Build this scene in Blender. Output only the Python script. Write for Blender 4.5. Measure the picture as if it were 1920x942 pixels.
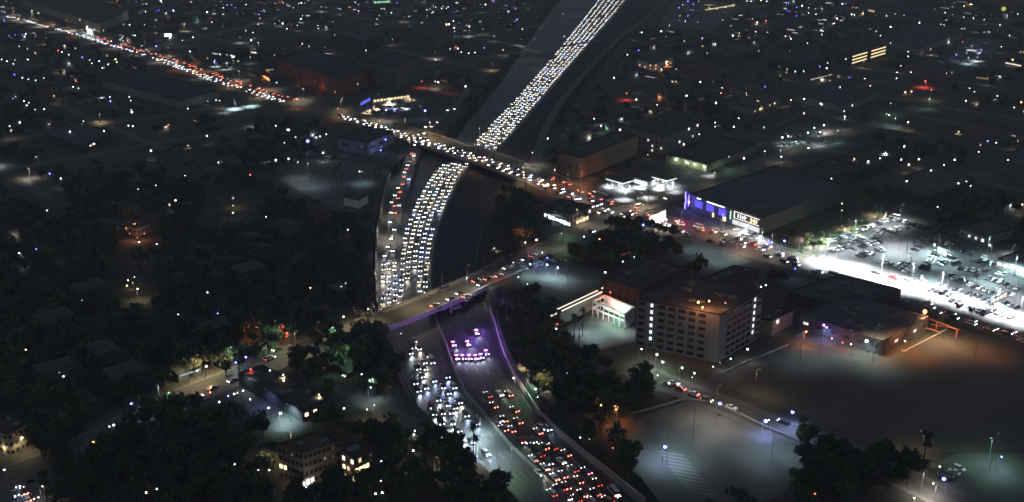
import bpy, bmesh, math, random
from mathutils import Vector, Matrix, geometry
R = random.Random(7)
S = bpy.context.scene
for o in list(bpy.data.objects): bpy.data.objects.remove(o)
C = S.collection
# ------------------------------------------------------------------ camera
CAM_H = 200.0; PITCH = math.radians(19.8); FPX = 2000.0
cam = bpy.data.cameras.new('camera'); camo = bpy.data.objects.new('camera', cam); C.objects.link(camo)
camo.location = (0, 0, CAM_H); camo.rotation_euler = (math.pi/2-PITCH, 0, 0)
cam.sensor_width = 36; cam.lens = 36*FPX/1920; cam.clip_start = 1; cam.clip_end = 30000
S.camera = camo
# ------------------------------------------------------------------ world (night: city sky glow, sun long set)
AMB = 0.15
W = bpy.data.worlds.new('World'); S.world = W; W.use_nodes = True
nt = W.node_tree; nt.nodes.clear()
out = nt.nodes.new('ShaderNodeOutputWorld'); bg = nt.nodes.new('ShaderNodeBackground'); bg2 = nt.nodes.new('ShaderNodeBackground')
ad = nt.nodes.new('ShaderNodeAddShader'); sky = nt.nodes.new('ShaderNodeTexSky'); sky.sky_type = 'NISHITA'; sky.sun_disc = False
sky.sun_elevation = math.radians(-5); sky.sun_rotation = math.radians(90)
nt.links.new(sky.outputs[0], bg.inputs[0]); bg.inputs[1].default_value = 0.05
bg2.inputs[0].default_value = (0.74, 0.92, 1.18, 1); bg2.inputs[1].default_value = AMB
nt.links.new(bg.outputs[0], ad.inputs[0]); nt.links.new(bg2.outputs[0], ad.inputs[1]); nt.links.new(ad.outputs[0], out.inputs[0])
# ------------------------------------------------------------------ render settings
vs = S.view_settings; vs.view_transform = 'Standard'; vs.look = 'None'; vs.gamma = 1; vs.exposure = 0; vs.use_curve_mapping = False
cy = S.cycles
cy.max_bounces = 3; cy.diffuse_bounces = 2; cy.glossy_bounces = 1; cy.transmission_bounces = 1; cy.transparent_max_bounces = 4
cy.sample_clamp_indirect = 1.0; cy.sample_clamp_direct = 0; cy.use_light_tree = True
cy.use_denoising = True; cy.use_adaptive_sampling = True; cy.adaptive_threshold = 0.02
cy.pixel_filter_type = 'BLACKMAN_HARRIS'; cy.filter_width = 1.65
cy.volume_bounces = 0
cy.caustics_reflective = False; cy.caustics_refractive = False

# ------------------------------------------------------------------ picture <-> place
cP, sP = math.cos(PITCH), math.sin(PITCH)
def G(px, py, z=0.0):
    x = (px-960)/FPX; y = (471-py)/FPX
    d = (x, cP+y*sP, -sP+y*cP); t = (z-CAM_H)/d[2]
    return Vector((d[0]*t, d[1]*t, z))
def proj(v):
    dz = v[2]-CAM_H; f = v[1]*cP-dz*sP; u = v[1]*sP+dz*cP
    return (960+FPX*v[0]/f, 471-FPX*u/f)
def scl(py): return 0.005*(py+250)
def inpoly(p, poly):
    x, y = p[0], p[1]; c = False; j = len(poly)-1
    for i in range(len(poly)):
        xi, yi = poly[i][0], poly[i][1]; xj, yj = poly[j][0], poly[j][1]
        if (yi > y) != (yj > y) and x < (xj-xi)*(y-yi)/(yj-yi)+xi: c = not c
        j = i
    return c
A1 = math.radians(132); A2 = math.radians(42)          # the street grid

# ------------------------------------------------------------------ materials
MATS = {}
def mat(name, col, rough=0.85, var=0.25, scale=0.4, emit=None, estr=0, metal=0, spec=0.1, bump=0, sample=False):
    if name in MATS: return MATS[name]
    m = bpy.data.materials.new(name); m.use_nodes = True; t = m.node_tree; b = t.nodes['Principled BSDF']
    b.inputs['Base Color'].default_value = (*col, 1); b.inputs['Roughness'].default_value = rough; b.inputs['Metallic'].default_value = metal
    b.inputs['Specular IOR Level'].default_value = spec
    if var > 0 and emit is None:
        tc = t.nodes.new('ShaderNodeTexCoord'); n = t.nodes.new('ShaderNodeTexNoise'); n.inputs['Scale'].default_value = scale; n.inputs['Detail'].default_value = 6
        n2 = t.nodes.new('ShaderNodeTexNoise'); n2.inputs['Scale'].default_value = scale*0.13; n2.inputs['Detail'].default_value = 3
        t.links.new(tc.outputs['Object'], n.inputs['Vector']); t.links.new(tc.outputs['Object'], n2.inputs['Vector'])
        a = t.nodes.new('ShaderNodeMath'); a.operation = 'ADD'; t.links.new(n.outputs[0], a.inputs[0]); t.links.new(n2.outputs[0], a.inputs[1])
        r = t.nodes.new('ShaderNodeMapRange'); r.inputs[1].default_value = 0.65; r.inputs[2].default_value = 1.35
        r.inputs[3].default_value = 1-var; r.inputs[4].default_value = 1+var
        t.links.new(a.outputs[0], r.inputs[0])
        mx = t.nodes.new('ShaderNodeVectorMath'); mx.operation = 'SCALE'; mx.inputs[0].default_value = col
        t.links.new(r.outputs[0], mx.inputs['Scale']); t.links.new(mx.outputs[0], b.inputs['Base Color'])
    if emit is not None:
        b.inputs['Emission Color'].default_value = (*emit, 1); b.inputs['Emission Strength'].default_value = estr
        m.cycles.emission_sampling = 'FRONT' if sample else 'NONE'
    MATS[name] = m; return m
M_ground = mat('dry_ground', (0.055, 0.053, 0.046), 0.95, 0.35, 0.08)
M_slope = mat('planted_slope', (0.028, 0.032, 0.026), 0.95, 0.5, 0.3)
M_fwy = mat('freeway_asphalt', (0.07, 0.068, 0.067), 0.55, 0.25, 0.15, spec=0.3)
M_fwyn = mat('freeway_asphalt_unlit', (0.036, 0.036, 0.04), 0.9, 0.2, 0.15, spec=0.12)  # darker copy of the freeway asphalt, lack of lamplight put into its colour
M_road = mat('street_asphalt', (0.058, 0.055, 0.052), 0.7, 0.25, 0.2, spec=0.3)
M_lot = mat('lot_asphalt', (0.08, 0.08, 0.08), 0.7, 0.3, 0.1)
M_dirt = mat('bare_lot_dirt', (0.075, 0.07, 0.064), 0.95, 0.3, 0.05)
M_pave = mat('pavement_concrete', (0.1, 0.097, 0.092), 0.9, 0.2, 0.4)
M_conc = mat('concrete', (0.26, 0.25, 0.24), 0.9, 0.25, 0.3)
M_paint = mat('white_road_paint', (0.3, 0.3, 0.29), 0.7, 0.15, 1.5)
M_metal = mat('galvanised_steel', (0.3, 0.3, 0.3), 0.5, 0.1, 1, metal=0.6)
M_roof = [mat('roof_felt_'+n, c, 0.95, 0.35, 0.15) for n, c in (('dark', (0.045, 0.045, 0.05)), ('grey', (0.075, 0.075, 0.075)), ('brown', (0.07, 0.055, 0.045)), ('slate', (0.06, 0.065, 0.075)))]
M_wall = {n: mat('wall_'+n, c, 0.9, 0.15, 0.2) for n, c in dict(pale=(0.24, 0.235, 0.22), grey=(0.15, 0.15, 0.15), brown=(0.2, 0.145, 0.115), cream=(0.28, 0.25, 0.2), dark=(0.07, 0.07, 0.075), white=(0.6, 0.6, 0.58), red=(0.25, 0.12, 0.1), blue=(0.2, 0.22, 0.27)).items()}
M_glass = mat('dark_window_glass', (0.02, 0.022, 0.025), 0.15, 0, spec=0.6)
M_leaf = [mat('foliage_'+str(i), c, 0.9, 0.5, 0.8) for i, c in enumerate(((0.07, 0.082, 0.052), (0.062, 0.074, 0.052), (0.08, 0.086, 0.055), (0.06, 0.07, 0.058)))]
M_bark = mat('bark', (0.09, 0.07, 0.055), 0.95, 0.3, 2)
LC = dict(w=(0.86, 0.93, 1.0), b=(0.11, 0.13, 1.0), y=(1.0, 0.78, 0.42), o=(1.0, 0.36, 0.12), r=(1.0, 0.09, 0.06), g=(0.45, 1.0, 0.6), p=(0.55, 0.2, 1.0), c=(0.65, 0.95, 1.0), n=(1.0, 0.9, 0.76))
def lampmat(c, s=10): return mat('lit_lamp_%s_%g' % (c, s), (0.1, 0.1, 0.1), emit=LC[c], estr=s)

# ------------------------------------------------------------------ mesh building
class MB:
    def __init__(s): s.v = []; s.f = []; s.m = []; s.mats = []
    def mi(s, m):
        if m not in s.mats: s.mats.append(m)
        return s.mats.index(m)
    def add(s, vs, fs, m=0):
        k = len(s.v); s.v += [tuple(v) for v in vs]; s.f += [tuple(i+k for i in f) for f in fs]; s.m += [m]*len(fs)
    def box(s, c, d, rz=0, m=0, top=1.0, bottom=True):
        x, y, z = d[0]/2, d[1]/2, d[2]/2; ca, sa = math.cos(rz), math.sin(rz); vs = []
        for zz, k in ((-z, 1), (z, top)):
            for a, b in ((-x*k, -y*k), (x*k, -y*k), (x*k, y*k), (-x*k, y*k)):
                vs.append((c[0]+a*ca-b*sa, c[1]+a*sa+b*ca, c[2]+zz))
        f = [(4, 5, 6, 7), (0, 1, 5, 4), (1, 2, 6, 5), (2, 3, 7, 6), (3, 0, 4, 7)]
        if bottom: f.append((3, 2, 1, 0))
        s.add(vs, f, m)
    def prism(s, pts, z0, z1, m=0, bottom=False):
        n = len(pts); ar = sum(pts[i][0]*pts[(i+1) % n][1]-pts[(i+1) % n][0]*pts[i][1] for i in range(n))
        if ar < 0: pts = pts[::-1]
        vs = [(p[0], p[1], z0) for p in pts]+[(p[0], p[1], z1) for p in pts]
        f = [tuple(range(n, 2*n))]+[(i, (i+1) % n, (i+1) % n+n, i+n) for i in range(n)]
        if bottom: f.append(tuple(range(n-1, -1, -1)))
        s.add(vs, f, m)
    def cyl(s, a, b, r0, r1=None, n=8, m=0, cap=True):
        a, b = Vector(a), Vector(b); r1 = r0 if r1 is None else r1; d = (b-a).normalized()
        u = d.orthogonal().normalized(); w = d.cross(u); vs = []
        for p, r in ((a, r0), (b, r1)):
            for i in range(n):
                t = 2*math.pi*i/n; vs.append(p+u*(math.cos(t)*r)+w*(math.sin(t)*r))
        f = [(i, (i+1) % n, (i+1) % n+n, i+n) for i in range(n)]
        if cap: f += [tuple(range(n-1, -1, -1)), tuple(range(n, 2*n))]
        s.add(vs, f, m)
    def ball(s, c, r, n=8, k=5, m=0, sz=1.0):
        vs = [(c[0], c[1], c[2]-r*sz)]
        for j in range(1, k):
            t = -math.pi/2+math.pi*j/k
            for i in range(n):
                a = 2*math.pi*i/n; vs.append((c[0]+r*math.cos(t)*math.cos(a), c[1]+r*math.cos(t)*math.sin(a), c[2]+r*sz*math.sin(t)))
        vs.append((c[0], c[1], c[2]+r*sz)); f = []
        for i in range(n): f.append((0, 1+(i+1) % n, 1+i))
        for j in range(k-2):
            for i in range(n): f.append((1+j*n+i, 1+j*n+(i+1) % n, 1+(j+1)*n+(i+1) % n, 1+(j+1)*n+i))
        b = 1+(k-2)*n
        for i in range(n): f.append((b+i, b+(i+1) % n, len(vs)-1))
        s.add(vs, f, m)
    def mesh(s, name, mats):
        me = bpy.data.meshes.new(name); me.from_pydata(s.v, [], s.f)
        for m in (mats if isinstance(mats, (list, tuple)) else [mats]): me.materials.append(m)
        if any(s.m): me.polygons.foreach_set('material_index', s.m)
        me.update(); return me
def link(name, data, parent=None, loc=None, rz=0):
    o = bpy.data.objects.new(name, data); C.objects.link(o)
    if parent is not None: o.parent = parent
    if loc is not None: o.location = loc
    if rz: o.rotation_euler = (0, 0, rz)
    return o
def tag(o, label=None, cat=None, group=None, kind=None):
    for k, v in (('label', label), ('category', cat), ('group', group), ('kind', kind)):
        if v: o[k] = v
    return o
def struct(name, mb, m, label=None):
    o = link(name, mb.mesh(name, m)); o['kind'] = 'structure'
    if label: o['label'] = label
    return o

# ------------------------------------------------------------------ labels that single things out
ONES = ['', 'first', 'second', 'third', 'fourth', 'fifth', 'sixth', 'seventh', 'eighth', 'ninth', 'tenth', 'eleventh', 'twelfth', 'thirteenth', 'fourteenth', 'fifteenth', 'sixteenth', 'seventeenth', 'eighteenth', 'nineteenth', 'twentieth']
TENS = {2: 'twenty', 3: 'thirty', 4: 'forty', 5: 'fifty', 6: 'sixty', 7: 'seventy', 8: 'eighty', 9: 'ninety'}
TENTH = {3: 'thirtieth', 4: 'fortieth', 5: 'fiftieth', 6: 'sixtieth', 7: 'seventieth', 8: 'eightieth', 9: 'ninetieth'}
def ordn(n):
    if n <= 20: return ONES[n]
    if n >= 100: return 'hundred-and-'+ordn(n-100) if n > 100 else 'hundredth'
    return TENTH[n//10] if n % 10 == 0 else TENS[n//10]+'-'+ONES[n % 10]
LAND = [('yellow-lit car lot', 725, 200), ('boulevard freeway bridge', 880, 292), ('gas station', 1190, 350), ('white billboard', 1232, 414),
        ('blue-lit store front', 1330, 395), ('floodlit white road', 1650, 525), ('tall balcony block', 1340, 640), ('white courtyard building', 1150, 590),
        ('orange-lit gate frame', 1745, 600), ('lower street bridge', 840, 560), ('freeway police row', 885, 668), ('floodlit parking lot', 1800, 500),
        ('red-lit far yard', 1175, 175), ('three-storey lit offices', 1630, 115), ('yellow round sign', 1882, 17), ('small blue floodlit lot', 1835, 105),
        ('blue-lit dim lot', 577, 265), ('white boulevard portal', 170, 50), ('freeway jam top', 1140, 20), ('orange-lit yard', 255, 435),
        ('two yellow street lamps', 634, 600), ('cream apartment block', 600, 870), ('blue parking-court lamp', 1247, 838), ('big bare lot', 1640, 750),
        ('long brown windowless building', 1120, 310), ('pale flat-roofed apartments', 1245, 270), ('ramp corner building', 670, 275), ('long lower-left shed', 530, 740),
        ('red left-street lamp', 470, 693), ('bottom left road jam', 40, 920), ('white square roof light', 315, 67), ('bright upper-left shop yard', 440, 100),
        ('top light cluster', 1300, 15), ('lit left-lawn windows', 250, 530), ('dim round left yard', 60, 665), ('small white wall', 655, 378),
        ('pink-lit loading wall', 1590, 635), ('green-lit low building', 1290, 305), ('violet top lamp', 672, 21), ('lower right garden lamp', 1770, 900)]
LABQ = []
def want(o, desc, cat, px, py, group=None, key=None):
    tag(o, None, cat, group); LABQ.append((o, desc, key or cat, px, py))
def resolve_labels():
    buckets = {}
    for o, desc, key, px, py in LABQ:
        best = min(LAND, key=lambda l: (l[1]-px)**2+((l[2]-py)*1.6)**2)
        dx, dy = px-best[1], (py-best[2])*1.6
        if abs(dx) > abs(dy): d = 'left of' if dx < 0 else 'right of'
        else: d = 'beyond' if dy < 0 else 'in front of'
        buckets.setdefault((key, best[0], d), []).append((dx*dx+dy*dy, desc, o))
    for (key, l, d), it in buckets.items():
        if len(it) > 99: print('BIG', key, l, d, len(it))
        it.sort(key=lambda a: a[0])
        for i, (q, desc, o) in enumerate(it):
            if len(it) == 1: o['label'] = '%s, only one %s the %s' % (desc, d, l)
            elif i == 0: o['label'] = '%s, nearest %s the %s' % (desc, d, l)
            else: o['label'] = '%s, %s nearest %s the %s' % (desc, ordn(i+1), d, l)

# ------------------------------------------------------------------ ground with the freeway trench
FZ = -6.0
BLp = [(1128, -60, 8), (1045, 0, 8), (945, 150, 8), (848, 268, 5), (765, 305, 1), (728, 340, 1), (716, 400, 1), (706, 450, 1), (704, 500, 1), (704, 575, 1), (712, 610, 3), (730, 650, 4), (752, 700, 4), (780, 760, 4), (815, 800, 3), (860, 850, 3), (905, 885, 3), (945, 920, 3), (985, 960, 3), (1080, 1060, 3)]
BRp = [(1275, -60, 12), (1222, 0, 12), (1100, 150, 10), (1000, 285, 7), (962, 330, 7), (930, 380, 8), (905, 430, 9), (892, 500, 8), (905, 560, 3), (927, 605, 1.2), (934, 640, 1.2), (948, 680, 1.2), (966, 715, 1.2), (990, 755, 1.5), (1018, 795, 3), (1065, 835, 4), (1133, 890, 4), (1203, 945, 4), (1330, 1060, 4)]
def offs(line, ws, side):
    o = []
    for i, p in enumerate(line):
        a = line[max(0, i-1)]; b = line[min(len(line)-1, i+1)]; d = (b-a); d.z = 0; d.normalize()
        n = Vector((d.y, -d.x, 0))*side; w = ws[i] if isinstance(ws, (list, tuple)) else ws
        o.append(Vector((p.x+n.x*w, p.y+n.y*w, p.z)))
    return o
BL = [G(a, b, FZ) for a, b, c in BLp]; BR = [G(a, b, FZ) for a, b, c in BRp]
TL = offs(BL, [c for a, b, c in BLp], 1); TR = offs(BR, [c for a, b, c in BRp], -1)
# which side is outward? BL runs away->near, left of picture is -x
if TL[5].x > BL[5].x: TL = offs(BL, [c for a, b, c in BLp], -1)
if TR[5].x < BR[5].x: TR = offs(BR, [c for a, b, c in BRp], 1)
def polyedge(P, base): return [(base+i, base+(i+1) % len(P)) for i in range(len(P))]
outer = [Vector((-9000, -1500)), Vector((9000, -1500)), Vector((9000, 16000)), Vector((-9000, 16000))]
top = [v.xy for v in TL]+[v.xy for v in reversed(TR)]; bot = [v.xy for v in BL]+[v.xy for v in reversed(BR)]
pts = outer+top+bot
edges = polyedge(outer, 0)+polyedge(top, 4)+polyedge(bot, 4+len(top))
cv, ce, cf, ov, oe, of = geometry.delaunay_2d_cdt(pts, edges, [], 0, 0.001)
mb = MB(); zs = []
for i, v in enumerate(cv):
    z = FZ if any(k >= 4+len(top) for k in ov[i]) else 0.0
    zs.append(z); mb.v.append((v.x, v.y, z))
for f in cf:
    f = tuple(f); a, b, c = [Vector(mb.v[k]).xy for k in f[:3]]
    cen = (a+b+c)/3
    sl = inpoly(cen, top)
    if (b-a).cross(c-a) < 0: f = f[::-1]
    mb.f.append(f); mb.m.append(1 if sl else 0)
struct('ground', mb, [M_ground, M_slope])

def ribbon(name, pl, pr, dz, m, kind=True):
    mb = MB(); n = len(pl)
    vs = [(p.x, p.y, p.z+dz) for p in pl]+[(p.x, p.y, p.z+dz) for p in pr]
    fs = [(i, i+n, i+n+1, i+1) for i in range(n-1)]
    mb.add(vs, fs); me = mb.mesh(name, m)
    o = link(name, me); o['kind'] = 'structure'
    bmm = bmesh.new(); bmm.from_mesh(me); bmesh.ops.recalc_face_normals(bmm, faces=bmm.faces)
    if bmm.faces and sum(f.normal.z for f in bmm.faces) < 0: bmesh.ops.reverse_faces(bmm, faces=bmm.faces)
    bmm.to_mesh(me); bmm.free(); return o
def resample(line, n):
    L = [0]
    for a, b in zip(line, line[1:]): L.append(L[-1]+(b-a).length)
    o = []
    for k in range(n):
        t = L[-1]*k/(n-1); i = 0
        while i < len(L)-2 and L[i+1] < t: i += 1
        u = (t-L[i])/max(1e-6, L[i+1]-L[i]); o.append(line[i].lerp(line[i+1], u))
    return o
def smooth(line, it=2):
    for _ in range(it):
        q = [line[0]]
        for a, b in zip(line, line[1:]): q += [a.lerp(b, .25), a.lerp(b, .75)]
        line = q+[line[-1]]
    return line
MEDp = [(1190, -60), (1180, 0), (1047, 150), (938, 283), (868, 322), (848, 365), (822, 420), (808, 480), (806, 565), (820, 610), (838, 650), (852, 700), (882, 755), (933, 803), (966, 848), (1010, 884), (1072, 943), (1160, 1030)]
MEDp = [(1212, -60)]+MEDp[1:]
MED = smooth([G(a, b, FZ) for a, b in MEDp])
NS = 90
bl = resample(smooth(BL), NS); br = resample(smooth(BR), NS); md = resample(MED, NS)
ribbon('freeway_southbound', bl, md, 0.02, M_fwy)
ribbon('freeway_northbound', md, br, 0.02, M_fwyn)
# median barrier and outer retaining kerbs
def wall_along(name, line, w, h, z, m, label, cat, group=None):
    mb = MB()
    for a, b in zip(line, line[1:]):
        d = b-a; c = (a+b)/2
        mb.box((c.x, c.y, z+h/2), (d.length+0.05, w, h), math.atan2(d.y, d.x))
    o = link(name, mb.mesh(name, m)); tag(o, label, cat, group); return o
wall_along('median_barrier', md, 0.6, 1.0, FZ+0.02, M_conc, 'concrete median barrier running the length of the freeway', 'barrier')
rw = resample([v for v in smooth(BR)], 120)
rwi = [p for p in rw if 560 < proj(p)[1] < 960]
wall_along('retaining_wall', offs(rwi, 0.35, -1), 0.5, 3.2, FZ+0.02, M_conc, 'concrete retaining wall curving along the right freeway edge below the bridge', 'retaining wall')
lw = [p for p in resample(smooth(BL), 120) if 330 < proj(p)[1] < 600]
wall_along('retaining_wall', offs(lw, 0.25, -1), 0.5, 6.9, FZ, M_conc, 'pale retaining wall along the left edge of the ramp', 'retaining wall')
up = [p for p in resample(smooth(BL), 160) if 0 < proj(p)[1] < 262]
wall_along('guard_rail', offs(up, 0.6, -1), 0.25, 0.9, FZ+0.02, M_metal, 'steel guard rail on the far left shoulder beyond the boulevard bridge', 'guard rail')
# lane lines
def lanes(name, L_, R_, n, dash=True, sub=None):
    mb = MB()
    for k in range(0, n+1):
        t = k/n; t = 0.03+t*0.94
        ln = resample([a.lerp(b, t) for a, b in zip(L_, R_)], 420)
        for i, (a, b) in enumerate(zip(ln, ln[1:])):
            if 0 < k < n and i % 3: continue
            d = b-a; c = (a+b)/2; nn = Vector((-d.y, d.x, 0)).normalized()*0.09
            mb.add([a+nn, a-nn, b-nn, b+nn], [(0, 1, 2, 3)])
    mb.v = [(x, y, FZ+0.03) for x, y, z in mb.v]
    o = struct(name, mb, M_paint)
lanes('lane_markings', bl, md, 6); lanes('lane_markings', md, br, 5)

# ------------------------------------------------------------------ streets
ROADS = []
def street(name, ppts, w, m=M_road, dz=0.02, pave=True, world=None):
    line = world or [G(a, b) for a, b in ppts]
    line = resample(smooth(line), 60)
    l, r = offs(line, w/2, 1), offs(line, w/2, -1)
    ribbon(name, l, r, dz, m)
    ROADS.append((line, w))
    if pave:
        mb = MB()
        for s in (1, -1):
            a = offs(line, w/2, s); b = offs(line, w/2+2.4, s)
            for i in range(len(a)-1):
                q = [a[i], b[i], b[i+1], a[i+1]]
                cm = (q[0]+q[2])/2
                if inpoly(cm, top) : continue
                if any(min((cm-c).length for c in L2[::4]) < W2/2+0.5 for L2, W2 in ROADS[:-1]): continue
                mb.prism(q, 0, 0.14)
        if mb.f: struct('pavement', mb, M_pave)
    # centre line
    mb = MB()
    ln = resample(line, 300)
    for off in (-0.2, 0.2):
        for a, b in zip(ln, ln[1:]):
            d = b-a; nn = Vector((-d.y, d.x, 0)).normalized(); a2, b2 = a+nn*off, b+nn*off; nn = nn*0.07
            mb.add([(p.x, p.y, dz+0.008) for p in (a2+nn, a2-nn, b2-nn, b2+nn)], [(0, 1, 2, 3)])
    struct('road_markings', mb, M_yel)
    return line
M_yel = mat('yellow_road_paint', (0.16, 0.12, 0.04), 0.7, 0.1, 1)
BLV = [(-260, -25), (10, 28), (140, 62), (250, 96), (310, 112), (400, 146), (480, 172), (590, 203), (687, 227), (797, 262), (900, 291), (965, 314), (1030, 343), (1150, 393), (1250, 421), (1377, 455), (1520, 497), (1640, 530), (1720, 556), (1920, 622), (2200, 715)]
blvd = street('boulevard', BLV, 25)
STB = [(1760, 190), (1560, 262), (1440, 303), (1343, 337), (1260, 367), (1150, 403), (1000, 478), (905, 525), (840, 553), (770, 582), (690, 612), (640, 630), (580, 650), (480, 692), (400, 722), (300, 763), (180, 830), (60, 880), (-100, 945)]
strb = street('cross_street', STB, 13, dz=0.028)
street('ramp_street', [(776, 268), (800, 248), (835, 215), (862, 190), (880, 165)], 8, dz=0.036, pave=False)
street('side_road', [(1180, 690), (1235, 712), (1290, 735), (1370, 765), (1440, 795), (1550, 835), (1650, 875), (1740, 920), (1830, 960)], 10, dz=0.024)
street('service_road', [(690, 745), (760, 785), (830, 835), (875, 880), (905, 930), (930, 990)], 7, dz=0.024, pave=False)
street('back_street', [(560, 700), (620, 728), (700, 765), (770, 800)], 6, dz=0.04, pave=False)
street('frontage_road', [(1005, 300), (1015, 260), (1035, 215), (1075, 160), (1150, 80), (1230, 20), (1300, -40)], 7, dz=0.024, pave=False)
street('upper_street', [(250, 98), (420, 62), (560, 20), (640, -10)], 10, dz=0.036)
street('lot_road', [(1500, 485), (1590, 440), (1690, 395), (1830, 330), (1990, 265)], 8, dz=0.024)
street('outer_road', [(1530, -20), (1660, 5), (1790, 30), (1930, 62), (2100, 100)], 12, dz=0.024)
street('outer_road', [(1700, 215), (1800, 232), (1930, 262), (2050, 290)], 9, dz=0.044)
street('left_avenue', [(-60, 900), (20, 925), (90, 960), (150, 1000)], 14, dz=0.05)
BG = []
def bgstreet(off, a0, a1, along, w=8, z=0.05):
    u = u_a if along else u_b; v_ = u_b if along else u_a
    line = [Vector((63, 630, 0))+v_*off+u*t for t in (a0, (a0+a1)/2, a1)]
    street('side_street', None, w, dz=z, pave=False, world=line); BG.append(resample(line, int(abs(a1-a0)/42)))
u_a = Vector((math.cos(A1), math.sin(A1), 0)); u_b = Vector((math.cos(A2), math.sin(A2), 0))
for i, (off, a0, a1) in enumerate(((230, -150, 60), (330, -250, 150), (440, -330, 180), (560, -380, 260), (690, -480, 300), (-140, 250, 560), (-250, 260, 480), (150, 330, 900), (260, 420, 950), (390, 470, 1000))): bgstreet(off, a0, a1, True, z=0.05+.006*i)
for i, (off, a0, a1) in enumerate(((-120, 200, 700), (-230, 230, 640), (350, -260, -60), (440, -280, -40), (480, 40, 520), (620, 40, 560), (780, 40, 600), (110, 420, 760))): bgstreet(off, a0, a1, False, z=0.12+.006*i)
# bridge decks
def deck(name, label, line, w, x0, x1, par=0.9):
    seg = [p for p in resample(line, 400) if x0 < proj(p)[0] < x1]
    l, r = offs(seg, w/2, 1), offs(seg, w/2, -1)
    root = link(name, None, loc=seg[len(seg)//2]); tag(root, label, 'bridge'); inv = Matrix.Translation(-seg[len(seg)//2])
    mb = MB(); n = len(l)
    vs = []
    for z in (-1.4, 0.01):
        vs += [(p.x, p.y, z) for p in l]+[(p.x, p.y, z) for p in r]
    f = []
    for i in range(n-1):
        f += [(i, i+1, i+n+1, i+n), (2*n+i, 2*n+i+n, 2*n+i+n+1, 2*n+i+1), (i, 2*n+i, 2*n+i+1, i+1), (n+i, n+i+1, 3*n+i+1, 3*n+i)]
    mb.add(vs, f)
    me = mb.mesh('deck', M_conc); me.transform(inv); link('deck', me, root)
    for s in (1, -1):
        mb = MB(); e = offs(seg[::6], w/2-0.25, s)
        for a, b in zip(e, e[1:]):
            d = b-a; c = (a+b)/2; mb.box((c.x, c.y, 0.01+par/2), (d.length+0.03, 0.35, par), math.atan2(d.y, d.x))
        me = mb.mesh('parapet', M_conc); me.transform(inv); link('parapet', me, root)
    # piers at the median
    cm = min(range(len(seg)), key=lambda i: min((seg[i].xy-q.xy).length for q in md))
    d = (seg[min(cm+3, n-1)]-seg[cm-3]).normalized(); q = seg[cm]; nn = Vector((-d.y, d.x, 0))
    for k in (-0.38, -0.13, 0.13, 0.38):
        mb = MB(); pq = q+nn*w*k; mb.cyl((pq.x, pq.y, FZ), (pq.x, pq.y, -1.4), 0.7, n=10)
        me = mb.mesh('pier', M_conc); me.transform(inv); link('pier', me, root)
    return root
deck('road_bridge', 'wide boulevard bridge packed with cars across the freeway', blvd, 30, 705, 1045)
deck('road_bridge', 'narrower dim street bridge across the freeway above the police row', strb, 18, 685, 985)
# ramp from the freeway up to the boulevard
RP = smooth([G(778, 279, 0.0), G(768, 305, -1.0), G(761, 332, -2.2), G(752, 360, -3.4), G(743, 392, -4.7), G(736, 425, -5.7), G(732, 450, FZ)])
RP = resample(RP, 40)
rl, rr = offs(RP, 4.6, 1), offs(RP, 4.6, -1)
mb = MB(); n = len(RP)
mb.add([(p.x, p.y, p.z+0.05) for p in rl]+[(p.x, p.y, p.z+0.05) for p in rr]+[(p.x, p.y, FZ) for p in rl]+[(p.x, p.y, FZ) for p in rr],
       [(i, i+1, n+i+1, n+i) for i in range(n-1)]+[(i, 2*n+i, 2*n+i+1, i+1) for i in range(n-1)]+[(n+i, n+i+1, 3*n+i+1, 3*n+i) for i in range(n-1)])
struct('ramp_road', mb, M_fwy)

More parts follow.
